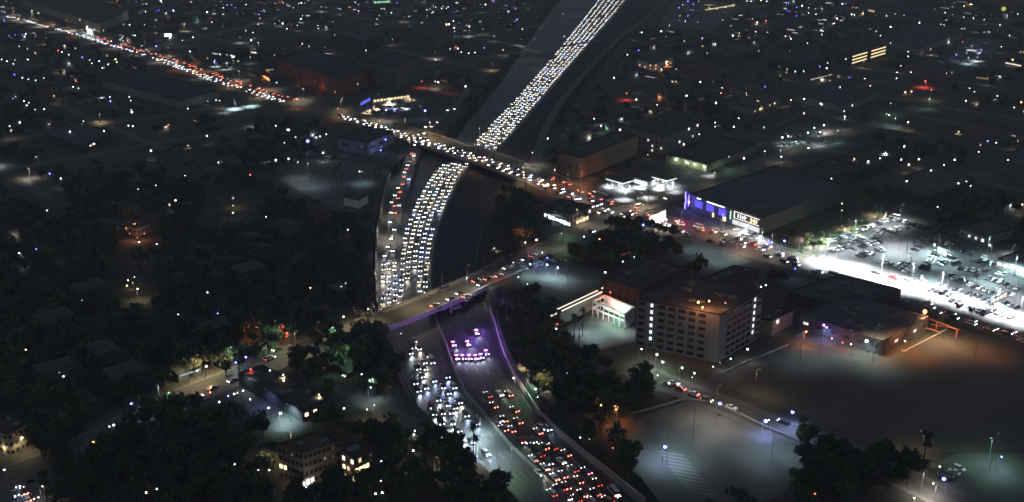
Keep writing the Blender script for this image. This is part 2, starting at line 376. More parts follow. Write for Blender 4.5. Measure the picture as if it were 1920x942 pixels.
# ------------------------------------------------------------------ lots
def sheet(name, pp, m, z=0.012):
    mb = MB(); q = [G(a, b) for a, b in pp]; mb.add([(p.x, p.y, z) for p in q], [tuple(range(len(q)))])
    me = mb.mesh(name, m)
    if me.polygons[0].normal.z < 0: me.flip_normals()
    o = link(name, me); o['kind'] = 'structure'; return o
LOTS = {
 'car_park': [(1525, 478), (1560, 448), (1668, 402), (1740, 425), (1870, 455), (1990, 480), (2000, 612), (1900, 588), (1700, 517)],
 'bare_lot': [(1322, 712), (1478, 648), (1545, 655), (1640, 678), (1770, 612), (1960, 655), (1990, 840), (1700, 850), (1560, 800), (1440, 755)],
 'parking_court': [(1205, 900), (1180, 860), (1178, 815), (1208, 778), (1290, 752), (1345, 762), (1440, 808), (1500, 835), (1505, 880), (1470, 925), (1390, 955), (1290, 965), (1235, 940)],
 'garden_court': [(1745, 870), (1800, 850), (1960, 850), (1990, 960), (1800, 960)],
 'station_forecourt': [(1115, 355), (1140, 338), (1225, 322), (1290, 332), (1335, 327), (1318, 340), (1200, 385)],
 'store_forecourt': [(1300, 402), (1372, 424), (1440, 446), (1490, 470), (1440, 466), (1372, 446), (1290, 422)],
 'dim_lot': [(525, 338), (560, 300), (600, 292), (700, 312), (705, 350), (640, 395), (590, 375)],
 'shed_yard': [(446, 712), (560, 782), (598, 770), (560, 812), (520, 810), (440, 752)],
 'yellow_lot': [(672, 200), (690, 186), (780, 178), (800, 192), (745, 222), (680, 218)],
 'court_yard': [(1060, 615), (1120, 580), (1195, 600), (1195, 640), (1130, 655), (1080, 650)],
 'upper_lot': [(985, 495), (1030, 478), (1130, 508), (1120, 545), (1040, 590), (1000, 560), (975, 525)],
 'far_lot': [(1775, 112), (1815, 70), (1880, 75), (1850, 128), (1800, 135)],
 'left_yard': [(410, 200), (440, 190), (500, 193), (470, 222), (435, 228)],
 'mid_yard': [(1440, 262), (1480, 236), (1545, 232), (1600, 245), (1560, 285), (1480, 290)],
 'top_yard': [(1235, 50), (1260, 5), (1330, 0), (1400, 10), (1330, 60)],
 'school_yard': [(1275, 470), (1310, 452), (1385, 478), (1410, 492), (1350, 505)],
}
for k, v in LOTS.items():
    sheet(k, v, M_dirt if k in ('bare_lot',) else M_lot)
# painted bays in the parking court
mb = MB()
for i in range(11):
    a = G(1222+i*6.5, 838+i*2.2+8); d = Vector((math.cos(math.radians(-20)), math.sin(math.radians(-20)), 0)); nn = Vector((-d.y, d.x, 0))
    a = G(1232, 846)+Vector((math.cos(math.radians(-75)), math.sin(math.radians(-75)), 0))*i*2.7
    b = a+d*10
    nn = nn*0.14; mb.add([(p.x, p.y, 0.02) for p in (a+nn, a-nn, b-nn, b+nn)], [(0, 1, 2, 3)])
struct('bay_markings', mb, M_paint)
mb = MB()
for (p0, p1, n) in (((1560, 470), (1690, 425), 40), ((1730, 530), (1880, 570), 46), ((1800, 520), (1890, 545), 30), ((1650, 440), (1800, 490), 50)):
    a, b = G(*p0), G(*p1); d = (b-a).normalized(); nn = Vector((-d.y, d.x, 0))
    for k in range(n):
        c = a.lerp(b, k/n); mb.add([(p.x, p.y, 0.02) for p in (c-d*.07-nn*2.6, c+d*.07-nn*2.6, c+d*.07+nn*2.6, c-d*.07+nn*2.6)], [(0, 1, 2, 3)])
struct('bay_markings', mb, M_paint)
def kerbline(pp, z, m, name, label, w=0.35, h=0.5, cat='kerb wall'):
    wall_along(name, [G(a, b) for a, b in pp], w, h, z, m, label, cat)
M_kerb = mat('yellow_lit_kerb', (0.55, 0.5, 0.38), 0.8, 0.1, 1)  # yellow lamplight put into the kerb colour
kerbline([(1690, 657), (1694, 661), (1775, 618)], 0, M_kerb, 'low_wall', 'yellow-lit low wall at the corner of the big bare lot', cat='low wall')
kerbline([(1330, 712), (1400, 681), (1478, 648)], 0, M_conc, 'low_wall', 'concrete low wall between apartment block and big bare lot', 0.3, 0.9, cat='low wall')
kerbline([(1182, 778), (1288, 748), (1345, 758), (1425, 795), (1500, 828)], 0, M_conc, 'low_wall', 'low wall round the top edge of the lower parking court', 0.3, 0.6, cat='low wall')

# ------------------------------------------------------------------ lamps
POOL = 0.42; LT = dict(LC, b=(0.36, 0.45, 1.0))
LAMPS = []      # (px, py, h, size, pool, col)   size 0: added shielded lamp aimed at the ground at px,py
def parse(t, h=6.5, size=1.0, col='w', pool=0.0):
    for e in t.split():
        q = e.split(','); x, y = float(q[0]), float(q[1]); s, c, p, hh = size, col, pool, h
        for k in q[2:]:
            if k in LC: c = k
            elif k[0] == 'p' and len(k) > 1: p = float(k[1:])
            elif k[0] == 'h': hh = float(k[1:])
            else: s = float(k)
        LAMPS.append((x, y, hh, s, p, c))
parse('''9,23,b,1.6,p.12 8,39,b,1.3 25,22,r 60,20 72,25 258,43 271,47 184,92,1.3 191,78,b,1.5 214,86,b 219,90,b 109,95,r,1.5,p.05 116,98 129,103 154,108,b 168,113
172,119 186,115 203,121 219,117,g,1.2,p.06 192,128,1.3 36,87 51,92 52,112 13,115 3,112 25,120 28,113 17,68,b 28,66,b 42,65,b 46,69,1.5,p.08 225,66,p 228,72 231,77 256,4,b,1.2
220,2,r,1.2 225,11,o,1.4,p.3 27,140,b 42,146 53,149 67,151 82,147 24,185,b 45,190 54,193 50,198 65,206 83,205 37,230,1.3,p.05 18,237 131,247,1.2,p.04 207,190,b,1.6,p.04 206,182 242,182
245,189 245,198 246,206 143,153,r,p.04 137,163 147,166 289,145 316,234,r,.8 241,236 249,237 195,246 177,270 283,283,1.4,p.05 388,255,1.4,p.04 352,204 405,188,1.2 362,70 414,4 445,6 461,9
418,27,.8 397,42,.8 461,58,.8 293,87,b,1.5 356,97,1.3 471,76,2,p.1 407,105,b''')
parse('''560,7 550,15,n 567,30,n 672,21,p,1.8,p.06 660,30,o,.8 734,24,1.3 800,19 812,23 817,14 828,16 837,16 829,42 850,40,1.2 679,71 624,41,g 515,45 484,46 538,54 844,92 865,98
879,100,1.4 891,99 908,90,b 791,153,r,1.6,p.35 822,154,1.3,p.04 577,265,b,2.6,p.16,h9 554,258 593,258 600,256 612,252 499,295,b 517,301,1.3 541,298 533,268,.8 485,236
517,236 708,258,b,1.5,p.1 723,262,b,1.2 714,282,b 674,322,1.2 606,287,1.2,p.1 797,208,b,2.0,p.03 980,55 1027,260,1.3 1055,228 1114,223 1127,236,1.3,p.05 1255,48,n,1.2,p.08
1273,15,b,p.06 1280,10 1290,3,b,1.3,p.06 1300,8,b 1310,3 1275,30,p.08 1285,40 1308,42,b 1290,30,b 1330,15,n,p.05 1345,17,n 1360,14,n,p.1 1375,10,n 1385,68,o,1.2 1317,72 1303,68 1355,38,g
1312,130,.8 1240,130 1268,130 1309,128 1313,154,1.2 1354,165,n 1352,175,o 1232,197 1193,187,g,1.4,p.1 1175,175,r,1.4,p.6 1341,230 1341,238 1311,252 1376,238,1.2 1385,222''')
parse('''1494,14,b 1485,18,b 1516,15 1529,17 1516,25 1530,27 1583,36,1.3 1567,30 1483,73,1.5 1452,60 1543,59 1651,67 1643,59 1717,13 1725,14 1711,27,1.7 1724,30,1.7 1724,43,1.7
1724,49,1.3 1772,24,n,p.04 1787,27,n,p.04 1807,32,n,p.04 1825,34,n,p.04 1845,37,n,p.05 1875,47,n,1.3,p.06 1764,46,n 1770,47,n 1803,54,n 1809,54,n 1893,67 1805,79,r,1.4 1780,80,.8 1703,97 1703,106
1793,103,b,2,p.12 1682,136 1681,147 1708,136 1537,125,b 1550,128,1.6,p.1 1735,152,r,2.2,p1.2 1709,172,o,1.4,p.04 1818,166 1827,173 1843,176 1870,180,1.4 1915,192,o,1.6,p.1 1902,202
1508,186,1.4,p.03 1539,195,1.4,p.03 1584,219,1.2 1667,216,1.6 1703,229,y,1.3,p.1 1515,249,c 1527,240,1.2,c,p.1 1545,235,n,2,p.6 1467,258,c,1.4,p.15 1478,256,c,1.4 1516,278,n,1.5 1852,265,b 1868,268
1465,294 1434,284 1395,297,1.3 1723,299,n,1.4,p.06 1704,309,n,1.4,p.05 1790,300,n,1.4 1770,310 1628,303,1.4,p.05 1650,297 1602,298,y,1.2,p.06 1756,268,1.2 1835,285,n,1.2 1890,300,n 1700,340,n,p.05
1560,367 1559,335 1579,382,g 1556,355 1579,395,g 1758,388,1.4 1746,320,1.3 1797,344 1820,349 1917,384,y,1.3,p.05 1752,459,1.5,p.3,c 1856,460,1.3,p.1''')
parse('''114,335,1.5,p.05 93,326,b 347,330 307,369 329,376,1.3,p.03 469,328,r,1.2 437,372 437,386,y 437,399,1.2,y,p.04 88,395 36,475,1.3,p.04 68,468,b 91,488 136,510 261,454,n,1.1 294,458,.8 345,496,.8
240,526,y 252,520,y 238,536,y 258,542,y,1.4,p.12 408,588,b 478,462 154,564,.7 200,440 195,440,.7 259,355,.7 292,348,.7 334,590,.6 499,407,.8 575,403,.8 652,431,.8 640,538,1.2,p.12 648,532 582,540,y 665,475,c,.8,p.05
625,603,y,1.4,p.14,h9 644,594,y,1.2,p.1,h9 551,606,b 690,580,.6 1095,444 1124,449,1.3,o 1139,442 1006,450,1.7,p.06 985,455 1017,474,1.3 1026,484,1.4,p.1,b 994,496,c,1.2,p.15 1026,497,c,1.3,p.25 1046,502,c,1.3,p.3
972,520 989,533 983,590,.8 1135,511,1.4 1168,491,1.3 1189,482 1206,422,b,2,p.05 1027,347,o,2.3,p.2 1339,536,1.3,p.03 1427,538 1436,535 1043,617 1045,608,r,.7 1014,598 969,558,.6''')
parse('''1471,452,b,1.8,p.05 1441,451,b 1447,455,b 1491,504,b,1.3,p.04 1697,618,n,1.4,p.1 1697,640,n 1625,640,c,2.6,p.18 1550,614,b,1.6,p.25 1512,622,o,1.6,p.25
48,656,p.03,y,.7 119,706 387,687,n,1.4 246,757,b,1.2,p.03 205,800,c 213,797,c,1.2,p.06 224,794,c 175,829,o 180,852,b,1.5,p.03 8,881 80,912,n,1.2,p.06 41,821,y,1.2,p.1 306,858 294,917 274,924,1.2
440,871 442,680,b,p.1,1.2 470,693,r,1.5,p.05 372,749,r 394,736,o 428,743,b,1.5 411,754 439,739 461,670,b,1.3,p.1 551,606 538,625,r,p.08 516,669 546,679,1.2 506,695 531,703,y,1.5,p.08 532,714,y,1.5 678,702
693,714 695,727,c,p.1 598,740,y,1.5,p.08 504,765,1.2 526,775,c,1.5,p.15 445,737,n 456,733 645,766,1.4 702,760,p.04,y 469,749,1.1 752,626,.7 505,843,n,1.1 505,882,n,1.3 484,881,n,1.2 606,835,n,1.4 613,831,n,1.4
715,865,.8 714,902,.8 717,924,1.4 704,926 755,847,y 765,853,y,p.06 775,845,n 778,808 776,815,p.04 829,820,.8 820,858,p.08,n 604,784 688,768,y,p.05 694,785,y''')
parse('''1203,655,n 1232,665,1.4,p.05 1243,679,1.4 1279,690,1.6,p.05 1302,700,1.6,p.05 1298,708 1233,704,p.05 1370,673,1.3,p.02 1402,655,1.4,p.05 1337,688 1004,730 1008,745 963,709,y,1.3,p.1 1063,700
1141,734,o,1.3 1127,760,o 1155,768,o,1.3,p.12 1149,840,r,1.2,p.03 1088,821 1105,823 1247,838,b,2.2,p.12 1350,757,b,2 1436,790,b,2.2,p.3 1486,773,b,2.2,p.35 1549,822,b,2.7,p.4 1589,833,1.2,p.05
1442,788 1595,866,n 1762,875,n,p.05 1770,898,b,2,p.04 1750,907,n,1.2,p.25 1878,857,b,1.5,p.06 1714,934,n,p.08 1600,880,n 1528,926,r,.9''')
# shielded lamps added to light patches that show no lamp: px,py of the patch
parse('''1500,480,h10,p0.35,n 1545,492,h13,p2.6496,w 1600,505,h13,p3.44448,w 1650,520,h13,p3.70944,w 1705,537,h13,p3.44448,w 1762,553,h12,p3.17952,w 1815,569,h12,p2.6496,w 1870,586,h12,p2.38464,w 1915,600,h12,p2.11968,w
1575,470,h14,p0.6,w 1650,425,h12,p0.6,w 1690,415,h10,p0.35 1600,447,h12,p0.45,c 1755,480,h12,p0.78,c 1745,530,h10,p0.75,c 1800,555,h10,p0.9,c 1860,570,h10,p0.75,c 1855,530,h12,p0.525,c 1900,520,h12,p0.45,c 1905,560,h12,p0.45 1680,470,h16,p0.72 1900,480,h6,p0.6
1140,350,h5,p2.16,w 1170,358,h5,p3.6,w 1200,352,h5,p3.6,w 1170,375,h6,p1.44,w 1235,355,h5,p2.88,w 1255,350,h5,p2.16 1215,372,h6,p0.9 1265,360,h6,p0.9 1330,330,h5,p.6,w 1290,325,h8,p.1,c
1400,440,h7,p1.3,w 1425,452,h7,p1.2,w 1385,437,h6,p.7,n 1445,465,h8,p.3 1350,432,h6,p.1,n
700,208,h6,p3.38,y 730,196,h6,p3.64,y 765,188,h6,p3.9,y 735,207,h6,p3.12,b 755,205,h6,p3.12,w 690,212,h5,p2.34,y
580,350,h16,p0.09,c 560,335,h12,p0.08 680,345,h9,p.12,c 1110,630,h9,p0.2,c 1150,615,h9,p0.175,g 1090,625,h6,p0.15,w 1170,625,h7,p.16,w
1250,866,h13,p0.16,c   1345,795,h16,p0.15,n 1300,830,h16,p0.05,c   1445,850,h16,p0.1,c  
1640,665,h14,p0.15,y 1700,660,h14,p0.208,o 1760,645,h14,p0.208,y 1830,660,h16,p0.09,o 1590,668,h12,p0.07,c 1540,670,h12,p0.063,c 1500,680,h14,p0.042,c 1640,690,h12,p0.056,c
540,790,h7,p0.4,c 500,765,h8,p.08,b 465,735,h8,p.05 700,740,h7,p.14,c 720,725,h6,p.1
895,820,h9,p.6,c 930,860,h10,p.22,c 960,895,h12,p.05,g 905,865,h9,p.2,n
730,450,h12,p.2,n 728,500,h12,p.16,n 724,535,h12,p.14,n 738,410,h12,p.09,n 750,340,h12,p.07,c 770,310,h12,p.06,n 790,345,h10,p.03,p 930,330,h10,p.03,n
640,215,h12,p0.14375,y 700,228,h12,p0.20125,y 760,250,h12,p0.20125,y 820,266,h12,p0.20125,y 880,280,h12,p0.1725,y 950,302,h12,p0.14375,y 560,192,h12,p0.20125,y 500,175,h12,p0.23,y 440,158,h12,p0.25875,o 370,135,h12,p0.2875,o 320,118,h12,p0.2875,y
30,38,h12,p0.322,y 80,50,h12,p0.322,y 130,58,h10,p0.46,n 165,70,h7,p2.6,c 178,74,h7,p2.4,w 155,66,h7,p2,w 230,95,h12,p.06,o 440,205,h8,p1.7,c 470,200,h8,p1.19,c 420,212,h6,p.3,w 425,130,h7,p0.8,c 405,125,h7,p1,c 430,120,h7,p1,g 470,140,h7,p.1,y 485,143,h6,p1,y 500,150,h6,p1,o
1040,350,h12,p0.175,o 1090,372,h12,p0.15,n 1150,400,h12,p0.12,n 1200,390,h10,p0.128,n 1280,420,h12,p0.12,r 1330,440,h12,p0.12,o 1400,465,h12,p0.128,o 1450,480,h12,p.1,n 1120,425,h10,p0.112,n 1060,445,h8,p.08,g 1090,420,h6,p.2,y 1040,415,h6,p.2,c
830,558,h12,p.09,y 880,540,h12,p.08,y 780,578,h12,p0.143,y 930,525,h8,p.12,o 905,540,h6,p.15,c 990,500,h8,p.1,b 700,605,h9,p0.14,y 665,612,h9,p0.14,y 600,640,h9,p.04,y 500,685,h9,p.06,n
1350,490,h14,p0.112,c 1310,470,h12,p0.09,c 980,715,h9,p.1,y 990,740,h9,p.04,n 1155,790,h7,p.12,o 1150,810,h8,p.07,o 1120,775,h6,p.05,o
1830,115,h8,p1.2,w 1840,100,h6,p2.8,b 1815,120,h8,p0.6,c 1822,95,h7,p1.4,w 1010,130,h14,p.03,n 985,110,h14,p.04,n 1075,30,h12,p.04
     1640,480,h14,p0.15,c 1700,490,h14,p0.21,c 1780,500,h12,p0.3,c 1830,545,h10,p.3,w 1850,490,h14,p0.18,c 1000,520,h12,p.06,c 1060,530,h12,p.06,c 520,650,h12,p.1,g 560,670,h12,p.1,y 640,690,h12,p.08,g 1420,745,h12,p0.04,y  1230,700,h11,p.12,g 1212,688,h11,p.1,n 480,640,h11,p.1,o 350,720,h11,p.1,y 375,712,h11,p.12,y 400,706,h11,p.12,y 430,700,h11,p.1,y 300,770,h11,p.08,c 545,862,h11,p.1,y 500,895,h11,p.07,y 660,893,h10,p.07,y 992,752,h11,p.1,g 1020,742,h11,p.1,y 1860,880,h14,p0.08,g  1720,860,h11,p.06,y 1060,470,h12,p.06,g 980,460,h12,p.06,o 950,360,h12,p.08,o 990,345,h12,p.1,y 1010,350,h12,p.1,o 790,225,h12,p.05,b 820,160,h12,p.08,o 840,175,h12,p.06,r 530,640,h8,p.1,r 1500,475,h6,p0.3,g 1540,455,h6,p.5,g 1590,432,h6,p.6,y 1640,405,h6,p.5,y 1250,125,h6,p2.2,o 1245,133,h6,p1.76,o 1215,125,h6,p0.33,w 1195,175,h6,p.05,g 1080,255,h7,p0.4,n 1095,262,h6,p0.2,o
256,436,h6,p0.3,o   440,390,h7,p.05,y 20,470,h7,p.06,c 215,400,h7,p.02,g 1640,15,h8,p.05,y 1455,5,h8,p.06,y 1330,10,h8,p0.528,y 1300,20,h8,p0.528,b 700,5,h8,p1.1,n 690,8,h7,p1.32,c 590,5,h8,p.1,y 520,35,h8,p.05,n
1500,268,h8,p0.24,c 1475,270,h8,p0.28,c 1550,245,h6,p.2,n 1420,200,h6,p0.12,y 1560,190,h6,p0.2,y 1580,182,h6,p0.2,y 1420,270,h6,p.05,g 1280,255,h6,p.03 25,830,h6,p.1,y  1850,870,h10,p.04,c 1730,925,h8,p.12,n 1660,905,h10,p.03,n''', size=0)

lampmesh = {}
def lamp_parts(h, size, col, root):
    rs = R.choice([.7, .9, 1.1, 1.25])
    k = ('pole', h)
    if k not in lampmesh:
        mb = MB(); mb.cyl((0, 0, 0), (0, 0, h+0.35), 0.11, 0.07, 6); mb.cyl((0, 0, h+0.3), (0.9, 0, h+0.4), 0.05, n=5); lampmesh[k] = mb.mesh('pole', M_metal)
    link('pole', lampmesh[k], root)
    k = ('head', h)
    if k not in lampmesh:
        mb = MB(); mb.box((1.1, 0, h+0.42), (0.9, 0.4, 0.16), top=0.7); lampmesh[k] = mb.mesh('lamp_head', M_metal)
    link('lamp_head', lampmesh[k], root)
    k = ('lens', h, size, col, rs)
    if k not in lampmesh:
        mb = MB()
        if size == 0: mb.box((1.1, 0, h+0.31), (0.7, 0.3, 0.05)); lampmesh[k] = mb.mesh('lens', lampmat(col, 3))
        else: mb.ball((1.1, 0, h), 0.235*size*rs, sz=0.9); lampmesh[k] = mb.mesh('lens', lampmat(col, (11 if size <= 1 else 13) if col != 'b' else 24))  # ball oversized to stand for the bloom round the lamp
    link('lens', lampmesh[k], root)
def light(kind, loc, energy, col, size=0.3, parent=None, rot=None, angle=150, blend=0.7, name='lamp_light'):
    d = bpy.data.lights.new(name, kind); d.energy = energy; d.color = col; d.shadow_soft_size = size
    if kind == 'SPOT': d.spot_size = math.radians(angle); d.spot_blend = blend
    o = bpy.data.objects.new(name, d); C.objects.link(o)
    if parent is not None: o.parent = parent
    o.location = loc
    if rot: o.rotation_euler = rot
    return o
CN = dict(w='white', b='blue-white', y='yellow', o='orange', r='red', g='greenish', p='violet', c='cool white', n='warm white')
for ln_, hw_, st_, pw_ in ((blvd, 13.5, 30, .2), (strb, 8, 38, .07)):  # evenly spaced lamps added to brighten boulevard and cross street
    q_ = resample(ln_, int(sum((b-a).length for a, b in zip(ln_, ln_[1:]))/st_))
    for k, (a, b) in enumerate(zip(q_, q_[1:])):
        d = b-a; nn = Vector((-d.y, d.x, 0)).normalized()*hw_*(1 if k % 2 else -1); n_ = proj(a+nn+Vector((0, 0, 9.5)))
        if -10 < n_[0] < 1930 and -20 < n_[1] < 942 and not (1500 < n_[0] and ln_ is blvd): LAMPS.append((n_[0], n_[1], 9.5, .5, pw_*R.uniform(.6, 1.4), R.choice('nnyo' if ln_ is blvd else 'yyng')))
for L_ in BG:
    for k, p in enumerate(L_):
        n_ = proj(p+Vector((4.5, 4.5 if k % 2 else -4.5, 7)))
        if -10 < n_[0] < 1930 and -20 < n_[1] < 700 and R.random() < .8: LAMPS.append((n_[0], n_[1], 7, R.uniform(.5, .9), R.choice([0, .05, .1, .2, .35]), R.choice('wnncyny')))
LAMPS.sort(key=lambda l: -l[1])
nl = 0; far = MB(); farm = []
for (x, y, h, s, p, c) in LAMPS:
    if s == 0: g = G(x, y, 0)
    else: g = G(x, y, h); g.z = 0
    inside = inpoly(g.xy, bot) and min(min((g-q).length for q in L_[::2]) for L_ in (blvd, strb)) > 15
    if inside:
        g = G(x, y, h+FZ); g.z = FZ+0.02
        if s == 0: g = G(x, y, FZ); g.z = FZ+0.02
    if s != 0 or p >= 0.05: nl += 1
    a = R.uniform(0, 6.28)
    if nl <= 300 or p >= 0.25:
        root = link('street_lamp', None, loc=g-Vector((1.1*math.cos(a), 1.1*math.sin(a), 0)), rz=a)
        lamp_parts(h, s, c, root)
        want(root, 'slim %s pole lamp' % CN[c] if s else 'added tall shielded %s floodlight' % CN[c], 'street lamp', x, y-(0 if s else 20), 'pole lamps across the district')
        par = root; lloc = (1.1, 0, h-0.05-0.3*s)
    else:
        if s: far.ball((g.x, g.y, h), R.uniform(.2, .4)*s, m=far.mi(lampmat(c, 13 if c != 'b' else 24)), n=6, k=4)
        far.cyl((g.x, g.y, 0), (g.x, g.y, h), 0.1, n=4, m=far.mi(M_metal)); par = None; lloc = (g.x, g.y, h-0.05-0.3*s)
    if p > 0:
        P = p*math.pi/0.1*h*h*39.5*POOL
        light('SPOT', lloc, P, LT[c], 0.35, par, angle=158 if s else (112 if p > .8 else 134), blend=0.9)
if far.f: tag(link('distant_lamps', far.mesh('distant_lamps', far.mats)), 'far pole lamps scattered over the distant blocks', 'street lamps', kind='stuff')

# ------------------------------------------------------------------ cars
def side_profile(kind):
    if kind == 'sedan': low = [(-2.3, .32), (2.3, .32), (2.35, .6), (2.2, .82), (1.1, .95), (-1.5, 1.0), (-2.3, .92), (-2.36, .6)]; cab = [(.95, .95), (.25, 1.42), (-.95, 1.44), (-1.65, .99)]; w = 1.82
    elif kind == 'suv': low = [(-2.3, .38), (2.3, .38), (2.36, .75), (2.22, 1.0), (1.2, 1.1), (-2.25, 1.12), (-2.36, .7)]; cab = [(1.15, 1.1), (.55, 1.68), (-1.95, 1.72), (-2.25, 1.12)]; w = 1.95
    else: low = [(-3.2, .4), (3.1, .4), (3.2, .9), (3.0, 1.25), (2.3, 1.35), (-3.2, 1.35)]; cab = [(2.3, 1.35), (1.7, 2.4), (-3.15, 2.5), (-3.2, 1.35)]; w = 2.1
    return low, cab, w
def extr(mb, prof, w, inset=0.0, ztop=None, m=0):
    n = len(prof); zmax = max(p[1] for p in prof); zmin = min(p[1] for p in prof); vs = []
    for s in (-1, 1):
        for x, z in prof:
            k = (z-zmin)/(zmax-zmin+1e-6); vs.append((x, s*(w/2-inset*k), z))
    f = [tuple(range(n)), tuple(range(2*n-1, n-1, -1))]+[(i, i+n, (i+1) % n+n, (i+1) % n) for i in range(n)]
    mb.add(vs, f, m)
def fixn(me):
    b = bmesh.new(); b.from_mesh(me); bmesh.ops.recalc_face_normals(b, faces=b.faces); b.to_mesh(me); b.free(); return me
PAINT = {'black': (0.02, 0.02, 0.022), 'grey': (0.12, 0.12, 0.13), 'silver': (0.4, 0.41, 0.42), 'white': (0.7, 0.7, 0.7), 'red': (0.3, 0.02, 0.02), 'blue': (0.03, 0.06, 0.2)}
PW = ['black']*4+['grey']*4+['silver']*3+['white']*3+['red', 'blue']
CM = {}
def car_meshes(kind, paint):
    k = (kind, paint)
    if k in CM: return CM[k]
    low, cab, w = side_profile(kind); pm = mat('car_paint_'+paint, PAINT[paint], 0.35, 0, spec=0.5)
    mb = MB(); extr(mb, low, w, 0.08)
    # roof panel sits over the glazed cabin
    zr = max(p[1] for p in cab); xr = [p[0] for p in cab if p[1] > zr-0.15]
    mb.box(((max(xr)+min(xr))/2, 0, zr+0.02), (max(xr)-min(xr)+0.1, w-0.42, 0.06), top=0.95)
    b = fixn(mb.mesh('body', pm))
    mb = MB(); extr(mb, cab, w-0.12, 0.2); gl = fixn(mb.mesh('windows', M_glass))
    CM[k] = (b, gl, w, low); return CM[k]
def lampbox(kind, s, front):
    low, cab, w = side_profile(kind); x = 2.36 if kind != 'van' else 3.2; z = 0.68 if kind == 'sedan' else 0.85
    mb = MB(); xx = x*(1 if front else -1)
    mb.box((xx, s*(w/2-0.28), z), (0.16, 0.36, 0.2), top=0.9)
    return mb
HL = {'hw': ((1.0, 0.93, 0.82), 13), 'hc': ((0.82, 0.9, 1.0), 14), 'hb': ((0.5, 0.62, 1.0), 22), 'hn': ((1.0, 0.8, 0.58), 12), 'off': None}
def hmat(k): return M_glass if k == 'off' else mat('headlight_'+k, (0.5, 0.5, 0.5), emit=HL[k][0], estr=HL[k][1])
M_tail = mat('lit_tail_light', (0.3, 0.01, 0.01), emit=(1.0, 0.06, 0.04), estr=7); M_brake = mat('lit_brake_light', (0.3, 0.01, 0.01), emit=(1.0, 0.16, 0.1), estr=22)
M_toff = mat('unlit_tail_light', (0.15, 0.01, 0.01), 0.3, 0); M_tyre = mat('tyre_rubber', (0.02, 0.02, 0.02), 0.9, 0)
LM = {}
def lm(kind, s, front, m):
    k = (kind, s, front, m.name)
    if k not in LM: LM[k] = lampbox(kind, s, front).mesh('headlight' if front else 'tail_light', m)
    return LM[k]
WM = {}
def wheel_mesh():
    if 'w' not in WM:
        mb = MB(); mb.cyl((0, -0.11, 0), (0, 0.11, 0), 0.33, n=12); WM['w'] = mb.mesh('wheel', M_tyre)
    return WM['w']
BEAM = {}; BM = 4.5
def beam(col, e, warm):
    k = (warm, round(e))
    if k not in BEAM:
        d = bpy.data.lights.new('headlight_beam', 'SPOT'); d.energy = e; d.color = col; d.spot_size = math.radians(62); d.spot_blend = 0.9; d.shadow_soft_size = 0.45; BEAM[k] = d
    return BEAM[k]
CARS = []
def car(x, y, z, hd, head='hw', tail='tail', bm=0.0, label=None, kind=None, paint=None, desc=None, group='cars', slope=0):
    CARS.append(dict(x=x, y=y, z=z, hd=hd, head=head, tail=tail, bm=bm, label=label, kind=kind or R.choice(['sedan', 'sedan', 'suv', 'suv', 'sedan', 'van'] if R.random() < 0.25 else ['sedan', 'suv']),
                     paint=paint or R.choice(PW), desc=desc, group=group))
def hrand(): return R.choice(['hw', 'hw', 'hw', 'hc', 'hc', 'hc', 'hn', 'hn', 'hb'])
GAP = []
def jam(pl, pr, z, n, gap, where, anchor, group, start_near=True, dens=1.0, bm=0.0, gapend=0.0, minlen=7.1):
    """fills n lanes between two edges (given in the picture, far end first) with cars that come towards the viewer"""
    L_ = resample(smooth([G(a, b, z) for a, b in pl]), 200); R_ = resample(smooth([G(a, b, z) for a, b in pr]), 200)
    for k in range(n):
        t = (k+0.5)/n; ln = [a.lerp(b, t) for a, b in zip(L_, R_)][::-1]
        acc = R.uniform(0, 6); cnt = 0; nxt = acc; run = 0
        for a, b in zip(ln, ln[1:]):
            seg = (b-a).length
            while run+seg > nxt:
                u = (nxt-run)/seg; p = a.lerp(b, u); d = a-b; hd = math.atan2(d.y, d.x)
                q = proj(p)
                nxt += minlen+R.expovariate(1.0/gap)
                if R.random() > dens or any((q[0]-gx)**2+((q[1]-gy)*1.0)**2 < gr*gr for gx, gy, gr in GAP): continue
                cnt += 1
                car(p.x+R.uniform(-.35, .35), p.y, z+0.03, hd+R.gauss(0, .03), hrand(), 'tail', bm,
                    'oncoming headlit car, %s lane from left, %s from %s' % (ordn(k+1), ordn(cnt), anchor), group=group)
            run += seg
GAP = [(822, 415, 14), (772, 552, 12), (765, 535, 12), (775, 520, 9), (765, 545, 12)]
jam([(1165, -55), (1120, 0), (1003, 150), (884, 272), (868, 292)], [(1212, -55), (1177, 0), (1044, 150), (932, 282), (912, 300)], FZ, 6, 3.2, '', 'the boulevard bridge, beyond it', 'cars in the jam beyond the boulevard bridge', bm=150)
jam([(836, 305), (815, 322), (790, 360), (758, 425), (749, 490), (745, 572)], [(884, 305), (862, 327), (845, 367), (819, 422), (806, 480), (802, 578)], FZ, 5, 1.2, '', 'the lower bridge upwards', 'cars in the jam between the two bridges', bm=260)
GAP = []
jam([(714, 488), (712, 590)], [(745, 492), (747, 595)], FZ, 3, 3.0, '', 'the lower bridge, merging shoulder', 'cars merging beside the left wall', bm=200)
